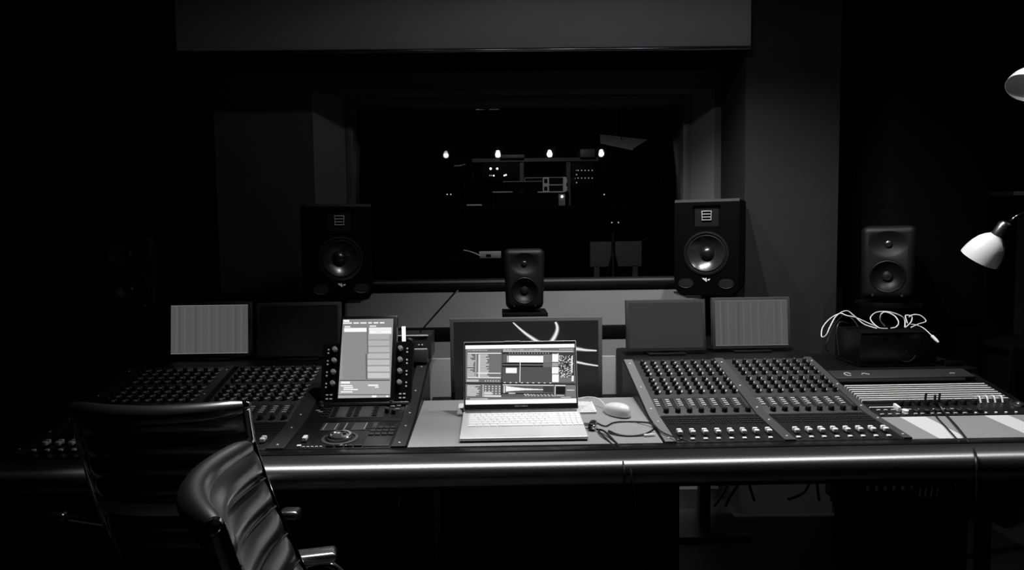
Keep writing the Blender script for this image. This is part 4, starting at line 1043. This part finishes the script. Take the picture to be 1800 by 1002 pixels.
def framed(px0, py0, px1, py1, Y, label, left=0, right=0):
    a = P(px0, py0, Y); b = P(px1, py1, Y); o = thing('cased_unit', label, 'case', T((a.x+b.x)/2, Y, b.z), 'pale edged cases on the rack'); hw = (b.x-a.x)/2; h = a.z-b.z
    mb = MB(); mb.box((-hw, .004, 0), (hw, .3, h)); part('body', mb, 'black_plastic', o)
    mb = MB(); t_ = .006; mb.box((-hw, 0, 0), (hw, .004, t_)); mb.box((-hw, 0, h-t_), (hw, .004, h)); mb.box((-hw, .0, 0), (-hw+.005, .004, h)); part('edging', mb, [ol], o)
    if left: mb = MB(); mb.box((-hw, -.006, 0), (-hw+.045, .0, h*.22)); mb.box((-hw, -.006, h*.78), (-hw+.045, 0, h)); mb.box((-hw+.045, -.006, 0), (-hw+.06, 0, h)); mb.box((-hw, -.006, h*.22), (-hw+.012, 0, h*.78)); part('handle', mb, [og], o)
    if right: mb = MB(); mb.prism([(hw-.035, .0), (hw-.01, .0), (hw+.004, h*.3), (hw+.004, h*.7), (hw-.01, h), (hw-.035, h)], -.01, 0, 'y'); part('corner_guard', mb, [og], o)
framed(954, 311.5, 996, 324.8, YR-.06, 'upper pale edged case on the rack behind the glass', 1, 1)
framed(954, 325.2, 996, 338, YR-.06, 'lower pale edged case on the rack behind the glass', 1, 1)
framed(922, 312, 953, 319.5, YR-.05, 'flat pale edged case left of the two stacked ones', 0, 0)
def frow(name, label, cat, specs):
    o = thing(name, label, cat, T(*specs[0][1])); o0 = o.location.copy()
    for nm, a, b, m in specs:
        mb = MB(); mb.box(Vector(a)-o0, Vector(b)-o0); part(nm, mb, [m] if not isinstance(m, str) else m, o)
    return o
a = P(884, 318.6, YR-.3); b = P(952, 336, YR-.3); zs2 = zsh
frow('wide_display', 'wide dark screen with pale top edge in front of the rack', 'screen', [('panel', (a.x, a.y, b.z), (b.x, a.y+.03, a.z-.008), 'black_wall'), ('top_edge', (a.x, a.y-.002, a.z-.008), (b.x, a.y+.03, a.z), fm('edge3', .03)), ('stand', ((a.x+b.x)/2-.03, a.y+.031, zs2+.001), ((a.x+b.x)/2+.03, a.y+.05, a.z-.1), 'black_wall')])
a = P(866, 336.9, YR-.5); b = P(1000, 366, YR-.5); c = P(901, 338, YR-.5); d = P(945, 336.9, YR-.5); e = P(992, 338, YR-.5)
frow('dark_counter', 'dark counter front with thin lit edge lines below the cases', 'counter', [('front', (a.x, a.y, zs2+.001), (b.x, a.y+.04, c.z), 'black_wall'), ('lit_edge', (a.x, a.y-.002, c.z), (c.x, a.y+.04, a.z), fm('edge5', .12)), ('lit_edge', (d.x, a.y-.002, e.z), (e.x, a.y+.04, d.z), fm('edge5', .12))])
a = P(982, 341, YR-.545); b = P(993.5, 366, YR-.545)
o = frow('grey_box', 'narrow grey upright box with a bright light under the cases', 'box', [('body', (a.x, a.y, zs2+.001), (b.x, a.y+.035, a.z), fm('dim_grey6', .035))])
a = P(988, 345.5, YR-.55)-o.location; mb = MB(); mb.lathe([(.012, 0), (.01, .008), (0, .012)], T(a.x, a.y, a.z) @ RX(90), 12); part('status_light', mb, 'led', o)
for i, (x0, y0, x1, y1, e_, nm, lb) in enumerate((
    (820, 359.3, 847, 361.5, .14, 'pale_board', 'short pale board lying left of the counter behind the glass'),
    (1126, 342, 1143, 352, .05, 'paper_sheet', 'pale sheet above another at the right of the dark room'),
    (1126, 355, 1154, 363, .03, 'paper_sheet', 'lower pale sheet at the right of the dark room'),
    (880, 272, 922, 277.5, .02, 'storage_case', 'faint grey case on top of the rack beside the second mirrored light'),
    (1020, 262, 1046, 276, .014, 'storage_case', 'faint grey case on top of the rack between two mirrored lights'),
    (842, 442.5, 881, 454, .06, 'white_device', 'white box with a dark slot seen low through the window'))):
    Yi = (YR-.08 if y0 < 400 else 5.2)
    a = P(x0, y0, Yi); b = P(x1, y1, Yi)
    if nm == 'white_device':
        o = thing(nm, lb, 'device', T((a.x+b.x)/2, Yi, b.z)); hw = (b.x-a.x)/2
        mb = MB(); mb.box((-hw, 0, 0), (hw, .12, a.z-b.z), bev=.004); part('body', mb, [mat('dev_grey', .75, .5)], o)
        mb = MB(); mb.box((-.03, -.003, .016), (.006, .001, .030)); part('slot', mb, 'knob', o)
        mb = MB(); mb.box((a.x-.25, Yi-.05, b.z-.025), (b.x+.1, Yi+.3, b.z-.001)); mb.box((a.x-.2, Yi+.02, 0), (a.x-.16, Yi+.26, b.z-.025)); mb.box((b.x+.02, Yi+.02, 0), (b.x+.06, Yi+.26, b.z-.025))
        solo('side_table', mb, 'black_wall', 'black table carrying the white box beyond the glass', 'table')
        a2 = P(882.5, 468.3, Yi-.06)
    else:
        mb = MB(); mb.box((a.x, Yi, b.z), (b.x, Yi+.30, a.z), bev=.002); solo(nm, mb, [fm('faint_%d' % i, e_)], lb, nm.replace('_', ' '))
        if y0 > 330:
            mb = MB(); mb.box((a.x-.02, Yi, b.z-.02), (b.x+.02, YR+.4, b.z-.001)); rpart('bracket_shelf', mb, 'black_wall')
        else:
            zt_ = P(930, 279, YR-.02).z
            if b.z - zt_ > .02: mb = MB(); mb.box((a.x+.01, Yi+.05, zt_), (b.x-.01, Yi+.2, b.z-.001)); rpart('riser', mb, 'black_wall')
a = P(841, 449, 5.2)
mb = MB(); mb.tube([P(815, 440, 5.3), P(828, 443, 5.25), P(841, 448.5, 5.198), P(846, 451, 5.2)+Vector((0, .02, 0))], .005, n=8); solo('white_lead', mb, [mat('lead_white', .85, .5)], 'white lead running into the white box beyond the glass', 'cable')
o = thing('microphone_stand', 'thin boom stand with a glinting tip at the left behind the glass', 'microphone stand', T(P(815, 300, 6.4).x, 6.4, 0)); o0 = o.location.copy()
mb = MB(); mb.tube([(0, 0, .02), (0, 0, P(815, 290, 6.4).z)], .010, smooth_n=0); mb.cyl(.14, .02); part('pole', mb, 'black_wall', o)
mb = MB(); mb.tube([P(798, 292, 6.4)-o0, P(810, 291, 6.4)-o0, P(818, 289, 6.4)-o0], .006, n=8); part('boom', mb, [fm('boom', .05)], o)
mb = MB(); mb.tube([P(818, 290, 6.4)-o0, P(827, 297, 6.4)-o0, P(829, 303, 6.4)-o0], .004, n=6); part('lead', mb, 'black_wall', o)
mb = MB(); mb.tube([P(829, 303, 6.4)-o0, P(831, 310, 6.4)-o0, P(832, 316, 6.4)-o0], lambda t: .004+.008*t, n=8); part('microphone', mb, 'chrome', o)
a = P(1050, 254, 6.2); mb = MB(); mb.prism([(-.19, -.1), (.02, -.42), (.22, 0), (-.14, .3)], 0, .012, 'z', T(P(1085, 0, 6.2).x, 6.0, a.z+.0) @ RX(17))
mb.mi = 1; mb.tube([(P(1085, 0, 6.2).x, 6.0, a.z+.01), (P(1085, 0, 6.2).x, 6.0, 2.8)], .004, smooth_n=0)
solo('ceiling_reflector', mb, [mat('reflector_panel', .10, .6), 'black_wall'], 'flat grey angled panel hanging right of the last mirrored light', 'acoustic panel')
mb = MB(); bx(1038, 425, 1128, 468, 5.6, .04, mb); a = P(1038, 468, 5.6); b = P(1128, 468, 5.6); mb.box((a.x+.03, 5.6, 0), (a.x+.07, 5.64, a.z)); mb.box((b.x-.07, 5.6, 0), (b.x-.03, 5.64, a.z))
solo('movable_screen', mb, [mat('screen_cloth', .1, .8)], 'faint grey movable screen low right behind the glass', 'room divider')
o = thing('tripod_stand', 'black tripod stand in front of the faint movable screen', 'stand', T(P(1078, 420, 5.3).x, 5.3, 0))
mb = MB(); mb.tube([(0, 0, .5), (0, 0, 1.32)], .014, smooth_n=0); part('pole', mb, 'knob', o)
for k in range(3):
    an = 2*pi*k/3+.4; mb = MB(); mb.tube([(0, 0, 1.18), (.32*cos(an), .32*sin(an), .012)], .011, smooth_n=0); part('leg', mb, 'knob', o)

# ================================================================== UNDER THE DESK
ru = thing('connector_panel', 'underdesk connector panel with small sockets and slots at the right', 'connector panel', T(1.20, 2.02, .50))
mb = MB(); mb.box((-.20, 0, .0), (.40, .12, .098), bev=.004); part('housing', mb, 'black_plastic', ru)
c0 = Vector((1.20, 2.02, .50))
a = P(1618, 827, 2.02)-c0; b = P(1674, 838, 2.02)-c0
mb = MB(); mb.box((a.x, -.003, b.z), (b.x, .001, a.z)); part('name_plate', mb, 'panel_grey', ru)
for k in range(6):
    p = P(1525+k*15.4, 858.5-k*.5, 2.02)-c0; mb = MB(); mb.box((p.x-.004, -.003, p.z-.007), (p.x+.004, .001, p.z+.007), bev=.001); part('socket', mb, 'white', ru)
for k in range(4):
    p = P(1617+k*10, 865, 2.02)-c0; mb = MB(); mb.prism([(p.x-.004, p.z-.014), (p.x-.001, p.z-.014), (p.x+.003, p.z+.014), (p.x, p.z+.014)], -.003, .001, 'y'); part('slot', mb, 'white', ru)
p = P(1680, 853, 2.02)-c0; mb = MB(); mb.box((p.x-.002, -.003, p.z-.004), (p.x+.001, .001, p.z+.004)); part('indicator_light', mb, 'white', ru)
# dark rack cases below (they hide the lower room)
mb = MB(); mb.box((-1.35, 2.42, 0), (.62, 2.70, .60), bev=.004); solo('low_cabinet', mb, 'black_wall', 'black low cabinet under the console on the left and centre', 'cabinet')
mb = MB(); mb.box((1.30, 2.50, 0), (1.70, 2.70, .60), bev=.004); solo('low_cabinet', mb, 'black_wall', 'black low cabinet under the right end of the console', 'cabinet')
for k, (pts, lb) in enumerate((
    ([P(1284, 828, 2.9), P(1280, 850, 2.9), P(1268, 872, 2.9), P(1255, 890, 2.9)], 'leftmost of the black cables hanging against the lit wall below'),
    ([P(1314, 828, 2.92), P(1300, 848, 2.9), P(1284, 872, 2.9), P(1275, 890, 2.9)], 'black cable hanging from the crossing point leaning left'),
    ([P(1312, 828, 2.88), P(1318, 855, 2.88), P(1326, 880, 2.88)], 'black cable hanging from the crossing point leaning right'),
    ([P(1426, 828, 2.9), P(1422, 850, 2.9), P(1410, 868, 2.9), P(1385, 878, 2.9)], 'black cable sweeping left near the right cabinet'),
    ([P(1434, 828, 2.88), P(1436, 850, 2.88), P(1440, 880, 2.88)], 'straight black cable near the right cabinet'),
    ([P(1456, 828, 2.92), P(1460, 850, 2.92), P(1462, 880, 2.92)], 'black cable closest to the right cabinet'))):
    cable('hanging_cable', [Vector((pts[0].x, 2.84, .625))] + [p for i, p in enumerate(pts)], .006, 'cable_black', lb, group='cables hanging under the console')
cable('hanging_cable', [P(917, 835, 2.2), P(912, 870, 2.2), P(906, 910, 2.2), P(906, 960, 2.2), P(910, 1010, 2.2)], .0025, 'knob_grey', 'single grey cable hanging below the laptop', group='cables hanging under the console')
cable('coiled_cable', [P(700, 890, 2.1), P(703, 877, 2.1), P(712, 868, 2.1), P(726, 864, 2.1), P(745, 862, 2.15)], .0022, 'steel', 'shiny cable arc under the master section')
